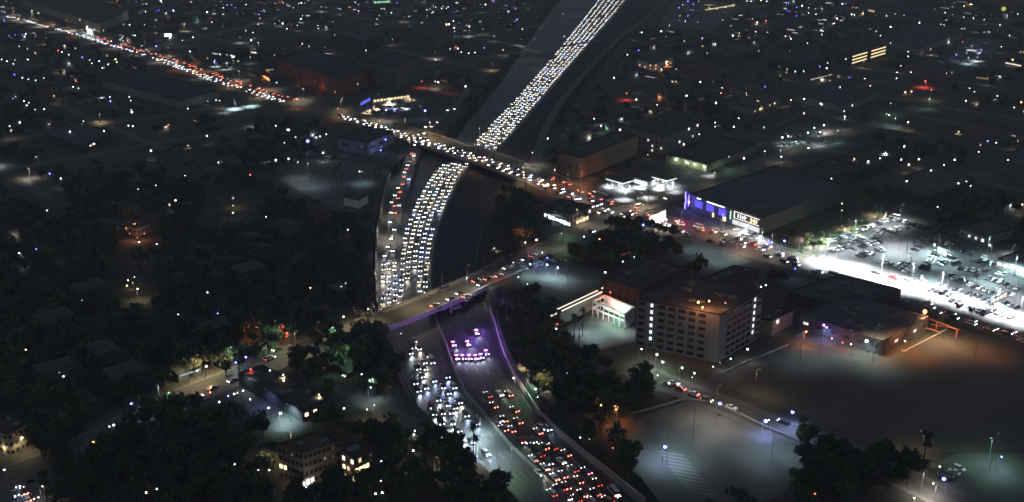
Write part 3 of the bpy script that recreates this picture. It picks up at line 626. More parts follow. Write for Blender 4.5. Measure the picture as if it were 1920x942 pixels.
def blvd_jam(x0, x1, lanes, dens, head, where, group, bm, off0=1.2, toward=True, tail='tail', paint=None):
    ln = resample(blvd, 1200)
    for k in range(lanes):
        o = off0+3.2*(k+0.5); nxt = R.uniform(0, 5); run = 0; cnt = 0
        for a, b in zip(ln, ln[1:]):
            d = b-a; seg = d.length; nn = Vector((d.y, -d.x, 0)).normalized()
            if nn.y > 0: nn = -nn                         # towards the viewer's side of the road
            run += seg
            if run > nxt:
                p = a+nn*o; q = proj(p); nxt = run+6.6+R.expovariate(1/2.5)
                if not (x0 < q[0] < x1) or R.random() > dens: continue
                cnt += 1; hd = math.atan2(d.y, d.x)
                if not toward: hd += math.pi
                car(p.x, p.y, 0.04, hd+R.gauss(0, .04), hrand() if head is None else head, tail, bm,
                    '%s, %s row from kerb, %s from left %s' % ('headlit car' if head is None else ('parked car' if head == 'off' else 'waiting car'), ordn(lanes-k), ordn(cnt), where), paint=paint, group=group)
blvd_jam(10, 292, 2, .6, None, 'by the white portal', 'cars on the far boulevard', 60)
blvd_jam(292, 530, 3, .85, None, 'of the upper boulevard queue', 'cars on the upper boulevard', 60)
blvd_jam(632, 712, 3, .95, None, 'above the corner building', 'cars above the corner building', 120)
blvd_jam(712, 955, 4, .95, None, 'on the boulevard bridge', 'cars on the boulevard bridge', 160)
blvd_jam(955, 1142, 3, .9, None, 'between bridge and crossing', 'cars between the bridge and the crossing', 120)
blvd_jam(1142, 1285, 3, .45, None, 'through the crossing', 'cars through the crossing', 60)
blvd_jam(1285, 1378, 3, .7, 'off', 'below the blue store', 'cars below the blue store', 0, tail='brake', toward=True, off0=0.5)
blvd_jam(1378, 1520, 4, .7, None, 'below the store forecourt', 'cars below the store forecourt', 70, off0=-4)
blvd_jam(1520, 1735, 1, .97, 'off', 'along the white road, lower side', 'cars along the lower side of the white road', 0, off0=9.2, tail='off')
blvd_jam(1520, 1735, 1, .5, None, 'beside the parked line', 'cars beside the parked line', 0, off0=5.6, tail='off')
blvd_jam(1735, 1925, 3, .75, None, 'of the queue below the car park', 'cars in the queue below the car park', 30, off0=3.5)
blvd_jam(1585, 1770, 1, .8, 'off', 'along the white road, upper side', 'cars along the upper side of the white road', 0, off0=-14.3, tail='off')
blvd_jam(1320, 1480, 1, .5, None, 'in the upper lane before the store', 'cars in the upper lane before the store', 40, off0=-8)
for x0, x1, dn, wh, gr in ((180, 300, .5, 'by the white portal', 'red-lit cars on the far boulevard'), (300, 560, .55, 'of the upper boulevard', 'red-lit cars on the upper boulevard'), (1010, 1150, .5, 'near the crossing', 'red-lit cars near the crossing'), (1160, 1290, .45, 'by the billboard', 'red-lit cars by the billboard'), (1290, 1500, .7, 'before the blue store', 'red-lit cars before the blue store')):
    blvd_jam(x0, x1, 2, dn, 'off', wh, gr, 0, off0=-9, toward=False, tail='brake')
def one(px, py, hd, head='hw', tail='tail', z=FZ, bm=0, desc='car', group='cars on the lower freeway', **kw):
    p = G(px, py, z+0.6); car(p.x, p.y, z+0.03, hd, head, tail, bm, None, desc=desc, group=group, **kw)
for t in '777,292 766,309 760,323 768,335 748,352 742,366 736,378 750,384 735,398 733,415 741,430 735,446 729,462 723,478 738,470 730,492'.split():
    x, y = map(float, t.split(',')); one(x, y, math.radians(-98), hrand(), 'tail', z=max(FZ, -max(0, (y-280)/24.5)), bm=120, desc='white-lit car on ramp', group='white-lit cars on the ramp')
D_S = math.radians(-72)
for t in '776,639 773,649 769,660 802,666 795,678 809,677 796,690 791,704 777,717 792,713 783,731 798,725 838,705 830,724 839,735 821,748 819,758 838,757 861,752 809,762 814,774 829,772 845,772 873,777 893,792 840,804 785,652 783,690 810,745 852,762 826,790 848,792 858,806 866,822 884,826 850,725 812,712'.split():
    x, y = map(float, t.split(',')); one(x, y, D_S+R.gauss(0, .05), R.choice(['hc', 'hc', 'hb', 'hw']), bm=520, desc='oncoming car, left lanes', group='cars in the left lanes below the lower bridge')
for t in '911,850 885,853'.split():
    x, y = map(float, t.split(',')); one(x, y, math.radians(-60), 'hb', bm=500, desc='lone car on floodlit lanes', group='cars in the left lanes below the lower bridge')
D_N = math.radians(118)
for t in '915,741 954,739 926,760 945,786 944,804 1009,809 1018,819 1020,838 997,838 1056,890 1076,901 1048,915 1062,912 1100,884 1101,893 1117,924 1150,922 1169,939 1159,933 965,768 972,790 960,805 1035,838 1008,850 1022,876 1040,895 1075,880 1085,900 1092,925 1120,905 1140,915 1035,925 1080,935 1110,940 1140,938 1062,850 1000,860'.split():
    x, y = map(float, t.split(',')); one(x, y, D_N+R.gauss(0, .08), 'hw', R.choice(['brake', 'brake', 'tail']), bm=120, desc='stopped red-lit car', group='stopped cars in the right freeway lanes')
for t in '937,738 932,789 985,800 996,803 1015,802 1027,803 1038,801 980,825 999,826 1040,847 1052,864 1029,866 997,871 1011,886 1084,874 1066,889 1100,912 1089,919 1109,905 1132,910 1064,931 1097,941 1127,938'.split():
    x, y = map(float, t.split(',')); one(x, y, D_N+math.pi+R.gauss(0, .25), R.choice(['hc', 'hb', 'hw', 'hw']), bm=350, desc='turned-round headlit car', group='turned cars in the right freeway lanes')
POL = '856,671 867,671 879,671 891,671 901,669 911,662 849,646 876,645 892,624'.split()
for t in POL:
    x, y = map(float, t.split(',')); one(x, y, D_S+math.radians(3)+R.gauss(0, .05), 'hc', 'tail', bm=1300, desc='police car with roof bar', group='police cars across the freeway', kind='suv', paint='black')
for t in '823,229 801,238 812,237 798,250 788,252 781,263 781,272 842,207 855,204'.split():
    x, y = map(float, t.split(',')); one(x, y, math.radians(-125), 'hw', z=0, bm=120, desc='headlit ramp-street car', group='cars on the ramp street')
for i, t in enumerate('773,288 770,302 763,316 759,331 756,345 752,359 748,371 741,385 743,398 740,413'.split()):
    x, y = map(float, t.split(',')); zz = -max(0, (y-280)/24.5)
    one(x, y, math.radians(82), 'off', 'brake', z=max(FZ, zz), desc='red-lit car climbing ramp', group='cars climbing the ramp')
for t in '815,572 845,560 862,549 875,556 902,533 915,523 925,519 935,517 893,527 898,524 912,530 950,502 958,497 970,492 985,486 1000,480'.split():
    x, y = map(float, t.split(',')); one(x, y, math.radians(R.choice([48, 228])), R.choice(['hw', 'hc']), R.choice(['brake', 'tail']), z=0, bm=250, desc='car at lower bridge', group='cars at the lower bridge')
for t, k in (('808,556', 'sedan'), ('832,543', 'van'), ('856,577', 'suv'), ('822,580', 'sedan'), ('878,563', 'sedan'), ('888,520', 'suv')):
    x, y = map(float, t.split(',')); one(x, y, math.radians(230), 'off', 'off', z=0, kind=k, paint='grey', desc='dark parked bridge vehicle', group='parked vehicles on the lower bridge')
for t in '1172,404 1180,407 1188,398 1127,398 1198,388 1251,372 1258,376 1070,368 1110,362 1108,434'.split():
    x, y = map(float, t.split(',')); one(x, y, math.radians(R.choice([48, 228, -48, 132])), R.choice(['hw', 'hc']), 'brake', z=0, bm=60, desc='car around the crossing', group='cars around the crossing')
for t in '30,908 38,915 45,921 52,912 58,924 64,930 40,932 50,936 66,920 75,934 28,925 82,938'.split():
    x, y = map(float, t.split(',')); one(x, y, math.radians(R.choice([-50, 130])), R.choice(['hw', 'hb']), 'brake', z=0, bm=60, desc='lit car in the road jam', group='cars in the bottom left road jam')
for t in '1252,720 1263,718 1275,728 1288,733 1300,738 1312,745 1325,750 1338,756 1372,764 1470,792 1482,800 1560,838 1375,770'.split():
    x, y = map(float, t.split(',')); one(x, y, math.radians(R.choice([-40, 140])), R.choice(['off', 'hw']), 'brake' if x < 1330 else 'off', z=0, desc='car on side road', group='cars on the side road')
for t in '589,651 615,686 653,703 520,655 505,672 486,690 470,700 452,706 437,713 420,720 400,727 385,733 370,745 340,755'.split():
    x, y = map(float, t.split(',')); one(x, y, math.radians(R.choice([47, 227])), R.choice(['hn', 'hw', 'off']), 'tail', z=0, bm=20, desc='car on tree-lined street', group='cars on the tree-lined street')
def row(p0, p1, spacing, side, where, head='off', group='cars parked', dens=1, n2=1):
    a, b = G(*p0), G(*p1); d = b-a; L = d.length; d.normalize(); hd = math.atan2(d.y, d.x)+(math.pi/2 if side else 0)
    for j in range(n2):
        nn = Vector((-d.y, d.x, 0))*(5.4*j); k = 0; c = 0
        while k*spacing <= L:
            p = a+d*(k*spacing)+nn; k += 1
            if R.random() > dens: continue
            c += 1
            car(p.x, p.y, 0.03, hd+R.choice([0, math.pi])+R.gauss(0, .03), head, 'off', 0, None, desc='parked car', group=group, paint=R.choice(['black', 'grey', 'silver', 'white', 'black']))
LG = 'cars in the floodlit car park'
for q in (((1548, 456), (1600, 441)), ((1602, 437), (1650, 420)), ((1655, 417), (1682, 408)), ((1572, 463), (1625, 448)), ((1592, 470), (1648, 455)), ((1640, 445), (1655, 430)), ((1733, 505), (1762, 468)), ((1742, 508), (1770, 475)), ((1755, 500), (1785, 486)),
          ((1728, 523), (1772, 527)), ((1735, 533), (1776, 541)), ((1690, 506), (1716, 518)), ((1790, 545), (1850, 562)), ((1808, 532), (1862, 552)), ((1832, 518), (1888, 535)), ((1830, 555), (1872, 577)), ((1850, 508), (1890, 520)), ((1885, 570), (1915, 582)), ((1780, 520), (1800, 528)), ((1860, 585), (1900, 598)), ((1560, 472), (1600, 462)), ((1612, 482), (1655, 470)), ((1660, 440), (1700, 425)), ((1745, 452), (1790, 462)), ((1795, 470), (1850, 485)), ((1800, 505), (1840, 512)), ((1860, 530), (1915, 545)), ((1745, 545), (1785, 556)), ((1800, 575), (1850, 590)), ((1880, 500), (1920, 512)), ((1775, 490), (1800, 500)), ((1668, 412), (1735, 428)), ((1740, 430), (1800, 446)), ((1620, 455), (1665, 442)), ((1650, 492), (1690, 502)), ((1715, 470), (1735, 452)), ((1825, 490), (1870, 500)), ((1840, 540), (1900, 556)), ((1785, 565), (1835, 580)), ((1875, 545), (1915, 556)), ((1700, 512), (1740, 522)), ((1690, 495), (1725, 505))):
    row(q[0], q[1], 3.1, True, 'in the floodlit car park', group=LG, dens=.85)
row((1380, 432), (1428, 449), 3.1, True, 'before the shop signs', group='cars before the shop signs'); row((1390, 443), (1425, 454), 3.1, True, 'before the shop signs', group='cars before the shop signs', dens=.7)
row((984, 505), (1045, 488), 3.2, True, 'in the small white-lit lot', group='cars in the small white-lit lot', n2=2)
for q in (((690, 213), (760, 206)), ((700, 208), (765, 198)), ((712, 215), (750, 212)), ((700, 198), (770, 188))): row(q[0], q[1], 3.2, True, 'in the yellow-lit lot', group='cars in the yellow-lit lot')
row((590, 292), (650, 300), 3.4, True, 'at the top of the dim lot', group='cars by the dim lot', dens=.7); row((500, 318), (560, 300), 3.4, True, 'along the dim lot edge', group='cars by the dim lot', dens=.6)
row((1125, 362), (1150, 372), 6, False, 'on the gas station forecourt', group='cars at the gas station'); row((1195, 350), (1255, 355), 8, False, 'at the pumps', group='cars at the gas station', dens=.8)
row((1125, 335), (1165, 342), 3.3, True, 'behind the gas station', group='cars behind the gas station')
row((1235, 335), (1310, 330), 3.4, True, 'on the yard behind the pumps', group='cars on the yard behind the pumps', dens=.6)
row((1800, 118), (1850, 100), 3.3, True, 'in the small far lot', group='cars in the far lot', dens=.8); row((1805, 95), (1860, 80), 3.3, True, 'in the small far lot', group='cars in the far lot', dens=.8)
row((1455, 262), (1540, 250), 3.4, True, 'in the lit middle yard', group='cars in the middle yard', dens=.7); row((1470, 272), (1550, 268), 3.4, True, 'in the lit middle yard', group='cars in the middle yard', dens=.5)
row((400, 120), (455, 130), 3.4, True, 'in the bright shop yard', group='cars in the shop yard', dens=.8); row((1245, 35), (1330, 15), 3.6, True, 'in the lit top yard', head='off', group='cars in the top yard', dens=.7)
row((1770, 900), (1800, 880), 3.3, True, 'by the garden lamp', group='cars by the garden lamp')
cells = {}; keep = []
for c in sorted(CARS, key=lambda c: 0 if 'police' in (c['desc'] or '') else (1 if c['label'] is None else 2)):
    kx, ky = int(c['x']//6), int(c['y']//6); ok = True; ca, sa = math.cos(c['hd']), math.sin(c['hd'])
    for e in (e for i in (-1, 0, 1) for j in (-1, 0, 1) for e in cells.get((kx+i, ky+j), ())):
        dx, dy = e['x']-c['x'], e['y']-c['y']
        if abs(e['z']-c['z']) < 2.5 and abs(dx*ca+dy*sa) < 5.0 and abs(dy*ca-dx*sa) < 2.15: ok = False
    if ok: keep.append(c); cells.setdefault((kx, ky), []).append(c)
CARS = keep
for c in CARS: c['d'] = math.hypot(c['x'], c['y']-0)
CARS.sort(key=lambda c: c['d'])
vis = [c for c in CARS if -20 < proj((c['x'], c['y'], c['z']))[0] < 1940 and proj((c['x'], c['y'], c['z']))[1] < 955]
print('CARS', len(CARS), len(vis))
near, rest = vis[:300], vis[300:]
bar = {}
for i, c in enumerate(near):
    body, glass, w, low = car_meshes(c['kind'], c['paint'])
    nm = {'sedan': 'sedan_car', 'suv': 'suv_car', 'van': 'van'}[c['kind']] if 'police' not in (c['desc'] or '') else 'police_car'
    root = link(nm, None, loc=(c['x'], c['y'], c['z']), rz=c['hd'])
    link('body', body, root); link('windows', glass, root)
    tm = {'tail': M_tail, 'brake': M_brake, 'off': M_toff}[c['tail']]
    for s in (-1, 1): link('headlight', lm(c['kind'], s, True, hmat(c['head'])), root); link('tail_light', lm(c['kind'], s, False, tm), root)
    if i < 110 or nm == 'police_car':
        for sx in (-1.42, 1.42):
            for s in (-1, 1): link('wheel', wheel_mesh(), root, loc=(sx, s*(w/2-0.1), 0.33))
    if nm == 'police_car':
        if not bar:
            for k, sy in (('r', -1), ('b', 1)):
                mb = MB(); mb.box((0, sy*0.38, 1.86), (0.4, 0.7, 0.2)); bar[k] = mb.mesh('light_bar', lampmat(k, 12))
            mb = MB(); mb.box((0, 0, 1.86), (0.3, 0.12, 0.16)); bar['w'] = mb.mesh('light_bar_mount', lampmat('w', 12))
        for k in bar.values(): link(k.name.split('.')[0], k, root)
        light('POINT', (0.0, 0.4, 2.3), 9000 if c['y'] > 445 else 1800, (.34, .16, 1), 0.3, root, name='roof_bar_light')
        light('POINT', (0.3, -0.4, 2.3), 420, (.9, .15, .5), 0.3, root, name='roof_bar_light')
    if c['bm'] and c['head'] != 'off':
        hc = HL[c['head']][0]; bo = bpy.data.objects.new('headlight_beam', beam(hc, c['bm']*BM, c['head'])); C.objects.link(bo); bo.parent = root
        bo.location = (2.6, 0, 0.95); bo.rotation_euler = (math.radians(90-11), 0, math.radians(-90))
    if c['label']: tag(root, c['label'], 'car', c['group'])
    else: q = proj((c['x'], c['y'], c['z'])); want(root, c['desc'], 'car' if nm != 'police_car' else 'police car', q[0], q[1], c['group'], key=c['desc'])
fm = MB(); 
for k, c in enumerate(rest):
    low, cab, w = side_profile(c['kind']); t = MB()
    pm = fm.mi(mat('car_paint_'+c['paint'], PAINT[c['paint']])); gm = fm.mi(M_glass)
    extr(t, low, w, .08, m=pm); extr(t, cab, w-.12, .2, m=gm); zr = max(p[1] for p in cab); xr = [p[0] for p in cab if p[1] > zr-.15]
    t.box(((max(xr)+min(xr))/2, 0, zr+.02), (max(xr)-min(xr)+.1, w-.42, .06), m=pm)
    hm = fm.mi(hmat(c['head'])); tm = fm.mi({'tail': M_tail, 'brake': M_brake, 'off': M_toff}[c['tail']])
    for s in (-1, 1):
        for fr, mm in ((True, hm), (False, tm)):
            b = lampbox(c['kind'], s, fr)
            if fr and c['head'] != 'off': b.v = [(x, y*1.0, .68+(z-.68)*1.9) for x, y, z in b.v]
            t.add(b.v, b.f, mm)
    ca, sa = math.cos(c['hd']), math.sin(c['hd'])
    t.v = [(c['x']+x*ca-y*sa, c['y']+x*sa+y*ca, c['z']+z) for x, y, z in t.v]
    b0 = len(fm.v); fm.v += t.v; fm.f += [tuple(i+b0 for i in f) for f in t.f]; fm.m += t.m
    if c['bm'] and c['head'] != 'off' and k % 2 == 0 and c['y'] < 900:
        hc = HL[c['head']][0]; bo = bpy.data.objects.new('headlight_beam', beam(hc, c['bm']*2.2, c['head'])); C.objects.link(bo)
        bo.location = (c['x']+2.6*ca, c['y']+2.6*sa, c['z']+.95); bo.rotation_euler = (math.radians(79), 0, c['hd']-math.pi/2)
if fm.f: tag(link('distant_cars', fixn(fm.mesh('distant_cars', fm.mats))), 'the far cars of the jams and lots, too many to count', 'cars', kind='stuff')

# ------------------------------------------------------------------ buildings
BPOLY = []; M_unit = mat('rooftop_metal', (.13, .13, .13), .6, .2, 1)
def lit(c, s): return mat('lit_window_%s_%g' % (c, s), (0.1, 0.1, 0.1), emit=LC[c], estr=s)
winm = {}
def winmesh(w, h, ang, m):
    k = (round(w, 2), round(h, 2), round(ang, 3), m.name)
    if k not in winm:
        mb = MB(); mb.box((0, 0, 0), (w, 0.16, h), ang); winm[k] = mb.mesh('window', m)
    return winm[k]
def frameM(L, F, Rr, h):
    F3, L3, R3 = G(*F, h), G(*L, h), G(*Rr, h); return F3, L3, R3
def bldg(name, label, L, F, Rr, h, wall='pale', roof=0, nl=0, nr=0, fl=0, litp=0.0, litc='n', ww=1.4, wh=1.4, cols=(), z0=0.0, par=0.7, litcol=None, cat='building', lits=3.0, span=((0, 1), (0, 1))):
    F3, L3, R3 = frameM(L, F, Rr, h); F3.z = L3.z = R3.z = 0
    B3 = L3+R3-F3; org = F3.copy(); q = [Vector((0, 0, 0)), L3-F3, B3-F3, R3-F3]
    root = link(name, None, loc=org); tag(root, label, cat)
    mb = MB(); mb.prism(q, 0, h); link('wall', mb.mesh('wall', M_wall[wall]), root)
    cen = (q[0]+q[2])/2
    mb = MB(); inn = [p+(cen-p).normalized()*0.3 for p in q]; mb.prism(inn, h, h+0.06)
    for i in range(4):
        a, b = q[i], q[(i+1) % 4]; d = b-a; c = (a+b)/2; c = c+(cen-c).normalized()*0.15
        mb.box((c.x, c.y, h+par/2), (d.length-0.25, 0.3, par), math.atan2(d.y, d.x))
    link('roof', mb.mesh('roof', M_roof[roof]), root)
    for k in range(max(2, min(9, int((q[2]-q[0]).length/7)))):
        c = q[0].lerp(q[1], R.uniform(.12, .88))+(q[3]-q[0])*R.uniform(.12, .88); a_, b_, c_ = R.uniform(1.2, 3.4), R.uniform(1.2, 2.6), R.uniform(.6, 1.6)
        mb = MB(); mb.box((0, 0, c_/2), (a_, b_, c_)); mb.box((a_*.9, 0, .25), (a_, .5, .5)); mb.cyl((0, b_*.9, 0), (0, b_*.9, 1.1), .25)
        link('rooftop_unit', mb.mesh('rooftop_unit', M_unit), root, loc=(c.x, c.y, h+.06), rz=A1+R.choice([0, math.pi/2]))
    for side, (a, b, n) in enumerate(((q[1], q[0], nl), (q[0], q[3], nr))):
        if not n: continue
        d = b-a; ang = math.atan2(d.y, d.x); nn = Vector((d.y, -d.x, 0)).normalized()
        if (a+nn-cen).length < (a-nn-cen).length: nn = -nn
        for f_ in range(fl):
            z = h*(f_+0.55)/fl
            for k in range(n):
                s0, s1 = span[side]; p = a+d*(s0+(s1-s0)*(k+.5)/n)+nn*0.03
                isl = (side, k) in cols
                m = lit(litcol or 'w', 1.6) if isl and f_ > 0 else (lit(litc, R.choice([1, lits])) if R.random() < litp else M_glass)
                link('window', winmesh(ww if not isl else min(ww, 1.1), min(wh, 1.5), ang, m), root, loc=(p.x, p.y, z))
    BPOLY.append([proj((org+p)+Vector((0, 0, zz))) for p in q for zz in (0, h)])
    return root, org, q
tw = bldg('apartment_tower', 'tall grey balcony apartment block with lit stair columns', (1195, 562), (1350, 592), (1430, 549), 22, 'pale', 0, 7, 7, 7, 0.0, 'y', 3.0, 1.6, cols=((0, 1), (1, 5)), span=((0, .86), (.17, 1)))
bldg('blank_building', 'long brown windowless building by the boulevard', (1049, 287), (1088, 298), (1196, 255), 14, 'brown', 0, 3, 0, 1, 0, ww=1.6, wh=2)
bldg('apartment_building', 'pale flat-roofed apartments with a few lit windows', (1180, 241), (1245, 258), (1312, 230), 14, 'pale', 0, 8, 8, 4, .14, 'n', 1.6, 1.6)
gw = bldg('low_building', 'long low building with green-lit front wall', (1249, 291), (1325, 310), (1420, 272), 5, 'cream', 0, 0, 0, 0)
bs = bldg('store_building', 'big dark-roofed store with blue-lit front windows', (1292, 366), (1430, 412), (1590, 350), 9, 'dark', 3, 0, 0, 0)
bldg('warehouse', 'broad dark flat-roofed warehouse with pink-lit front', (1500, 592), (1655, 642), (1742, 596), 6.5, 'dark', 3, 6, 5, 1, .2, 'n', 2.5, 1.2)
bldg('warehouse', 'dark low hall just behind the pink-lit warehouse', (1478, 548), (1592, 580), (1690, 545), 6, 'dark', 3)
bldg('small_building', 'small building with a pale lit end wall beside the tower', (1425, 600), (1448, 604), (1489, 582), 7, 'cream', 0)
bldg('corner_building', 'dark-roofed corner building with grey glazed front by the ramp', (633, 259), (691, 269), (738, 247), 9, 'blue', 0, 2, 3, 1, 0, ww=7, wh=4)
bldg('small_building', 'small white-walled hut left of the freeway wall', (644, 371), (672, 377), (690, 367), 5, 'white', 1)
bldg('theatre_building', 'big dark building with reddish wall facing the boulevard', (520, 112), (638, 150), (700, 128), 16, 'red', 0, 9, 3, 4, .05, 'n')
bldg('apartment_tower', 'grey tower with pale vertical piers above the yellow lot', (665, 112), (740, 128), (778, 110), 22, 'grey', 0, 9, 4, 7, .0, 'n', 1.0, 2.6)
bldg('hall_building', 'dark-roofed hall with pale side wall, upper left', (190, 150), (337, 190), (410, 170), 7, 'pale', 0)
bldg('arcade_building', 'long arcaded building on the far boulevard at top left', (40, -2), (186, 46), (240, 20), 11, 'cream', 2, 16, 4, 2, .03, 'n', 1.6, 3.2)
bldg('shed_building', 'long dark-roofed shed beside the lit yard, lower left', (446, 702), (566, 771), (614, 752), 5, 'dark', 0, 0, 3, 1, .3, 'y')
bldg('apartment_building', 'cream apartment block with floodlit corner at the bottom', (520, 835), (568, 851), (636, 828), 13, 'brown', 2, 6, 8, 4, .03, 'y', 1.1, 1.6)
bldg('apartment_building', 'dim block with warm lit ground windows at the bottom', (640, 850), (664, 861), (698, 845), 10, 'brown', 2, 3, 5, 3, .5, 'y', 1.1, 1.5)
bldg('apartment_building', 'pale lit block at the left edge of the picture', (-30, 800), (14, 816), (50, 797), 9, 'cream', 2, 4, 4, 3, .1, 'y')
off_ = bldg('office_building', 'office block with three bright window rows', (1540, 86), (1597, 104), (1662, 85), 12, 'dark', 0, 3, 0, 3, .1, 'n')
bldg('hall_building', 'hall with a long pale side wall at the upper right', (1650, 70), (1722, 92), (1806, 60), 8, 'pale', 3)
bldg('low_building', 'low building with a yellow-lit side wall', (1365, 192), (1411, 206), (1466, 184), 5, 'cream', 1, 0, 6, 1, .5, 'y')
bldg('low_building', 'low dark building left of the middle yard', (1412, 228), (1440, 236), (1515, 205), 5, 'grey', 0, 2, 5, 1, .3, 'n')
bldg('low_building', 'low building facing the back of the middle yard', (1490, 178), (1580, 200), (1640, 176), 6, 'pale', 3, 6, 5, 1, .2, 'n')
bldg('office_building', 'far office building under the row of street lights', (1640, 18), (1720, 30), (1760, 12), 9, 'grey', 0, 5, 3, 2, .2, 'w')
bldg('low_building', 'low shop row with white storefront left of the crossing', (1017, 389), (1074, 404), (1110, 388), 5, 'grey', 0, 0, 4, 1, .3, 'n', 1.6, 2)
bldg('flat_building', 'dim concrete-roofed building below the school yard', (1130, 524), (1200, 546), (1290, 505), 9, 'dark', 0, 5, 0, 2, .0)
bldg('flat_building', 'dark roofed block behind the balcony tower', (1290, 535), (1340, 545), (1425, 508), 14, 'dark', 0, 0, 6, 3, .0)
bldg('low_building', 'long low building beside the car park, right edge', (1800, 430), (1850, 446), (1900, 430), 5, 'pale', 1, 4, 2, 1, .2, 'w')
bldg('low_building', 'white-lit shop at the right edge of the car park', (1870, 486), (1925, 505), (1990, 480), 5, 'white', 1, 5, 0, 1, .9, 'w', 2.4, 1.6)
bldg('house_building', 'white villa by the orange-lit yard at the top', (1195, 112), (1225, 122), (1262, 108), 7, 'white', 1, 3, 4, 2, .3, 'o', 1.4, 1.4)
bldg('apartment_building', 'dark brown block behind the yellow round sign', (1790, -32), (1895, -2), (1990, -28), 16, 'brown', 0)
bldg('shop_building', 'dark shop block above the upper boulevard queue', (480, 90), (530, 106), (556, 96), 10, 'dark', 0, 5, 3, 3, .15, 'n')
bldg('house_building', 'small orange-lit villa in the dark trees on the left', (232, 420), (256, 430), (286, 418), 5, 'pale', 2, 3, 4, 1, .2, 'o')
# generic dark blocks in the right-hand district
for i, (L, F, Rr, h, w_) in enumerate([((1560, 300), (1620, 322), (1700, 290), 5, 'dark'), ((1660, 345), (1740, 372), (1830, 335), 6, 'dark'), ((1760, 250), (1830, 270), (1900, 245), 5, 'grey'), ((1700, 120), (1760, 140), (1800, 125), 7, 'brown'), ((1440, 110), (1500, 126), (1560, 106), 8, 'dark'), ((1320, 95), (1370, 108), (1430, 90), 9, 'dark'), ((1380, 380), (1450, 402), (1540, 365), 6, 'dark'), ((1850, 300), (1920, 322), (2000, 295), 6, 'grey'), ((1470, 330), (1530, 350), (1620, 315), 6, 'dark'), ((620, 60), (680, 78), (720, 62), 14, 'dark'), ((760, 60), (810, 74), (850, 60), 10, 'grey'), ((80, 250), (150, 275), (210, 250), 5, 'dark'), ((290, 290), (350, 310), (400, 290), 5, 'grey'), ((-20, 120), (40, 140), (90, 122), 6, 'dark')]):
    r_, o_, q_ = bldg('flat_building', None, L, F, Rr, h, w_, i % 4, 4, 4, max(1, int(h//4)), .12, R.choice('nwy'))
    want(r_, 'flat-roofed %s block' % w_, 'building', F[0], F[1], key='flat block')

# things fixed to or standing before the buildings
def at(p, z): return G(p[0], p[1], z)
def slab_wall(name, label, a, b, z0, z1, m, cat=None, th=0.25, parent=None, front=0.2, org=None):
    """upright panel between two picture points that lie at height z0..z1 on the same wall line"""
    d = b-a; c = (a+b)/2; nn = Vector((d.y, -d.x, 0)).normalized()
    if nn.y > 0: nn = -nn
    c = c+nn*front
    mb = MB(); mb.box((0, 0, (z0+z1)/2), (d.length, th, z1-z0), math.atan2(d.y, d.x)); me = mb.mesh(name, m)
    if parent is not None:
        c = c-org; return link(name, me, parent, loc=(c.x, c.y, 0))
    o = link(name, me, None, loc=(c.x, c.y, 0)); tag(o, label, cat); return o
r_, o_, q_ = bs
def onface(q, side, t0, t1):
    a, b = (q[1], q[0]) if side == 0 else (q[0], q[3]); return a.lerp(b, t0), a.lerp(b, t1)
def panel(root, q, org, side, t0, t1, z0, z1, m, name, th=0.2, fr=0.12):
    a, b = onface(q, side, t0, t1); d = b-a; c = (a+b)/2; nn = Vector((d.y, -d.x, 0)).normalized()
    cen = (q[0]+q[2])/2
    if (c+nn-cen).length < (c-nn-cen).length: nn = -nn
    c = c+nn*fr; mb = MB(); mb.box((0, 0, (z0+z1)/2), (d.length, th, z1-z0), math.atan2(d.y, d.x))
    return link(name, mb.mesh(name, m), root, loc=(c.x, c.y, 0))
M_blue = lit('b', 5)
Mdb = mat('deep_blue_led', (0.05, 0.05, 0.3), emit=(0.08, 0.06, 1.0), estr=2.2)
for t in (.10, .26, .43):
    for k in range(4): panel(r_, q_, o_, 0, t+k*.026, t+k*.026+.016, 3.2, 7.2, Mdb, 'blue_window')
panel(r_, q_, o_, 0, .12, .17, 8.6, 8.95, lit('w', 6), 'light_strip'); panel(r_, q_, o_, 0, .26, .5, 8.4, 8.8, lit('w', 5), 'light_strip')
panel(r_, q_, o_, 0, .345, .365, .3, 3, lit('y', 2), 'doorway'); panel(r_, q_, o_, 0, .49, .53, .3, 2.8, lit('y', 2), 'doorway')
sg = panel(r_, q_, o_, 0, .64, .97, 4.6, 8.6, mat('sign_dark_face', (0.02, 0.02, 0.025), 0.5, 0), 'sign_board', th=.3, fr=.3)
for a0, a1, z0, z1, c in ((.64, .97, 8.4, 8.65, 'n'), (.64, .97, 4.5, 4.75, 'n'), (.64, .65, 4.6, 8.5, 'n'), (.69, .70, 5.5, 7.6, 'w'), (.72, .73, 5.3, 7.8, 'w'), (.745, .76, 5.6, 7.2, 'w'), (.77, .80, 6.4, 7.0, 'w'), (.775, .785, 5.3, 7.7, 'w'), (.86, .872, 5.2, 7.8, 'y'), (.872, .90, 6.2, 6.7, 'y'), (.90, .912, 5.2, 7.8, 'y'), (.925, .94, 5.4, 7.6, 'y'), (.59, .60, 3, 8, 'g')):
    panel(r_, q_, o_, 0, a0, a1, z0, z1, lit(c, 2.2), 'sign_tube', th=.15, fr=.55)
panel(r_, q_, o_, 0, .62, .97, .4, 3.2, lit('w', .9), 'shop_window')
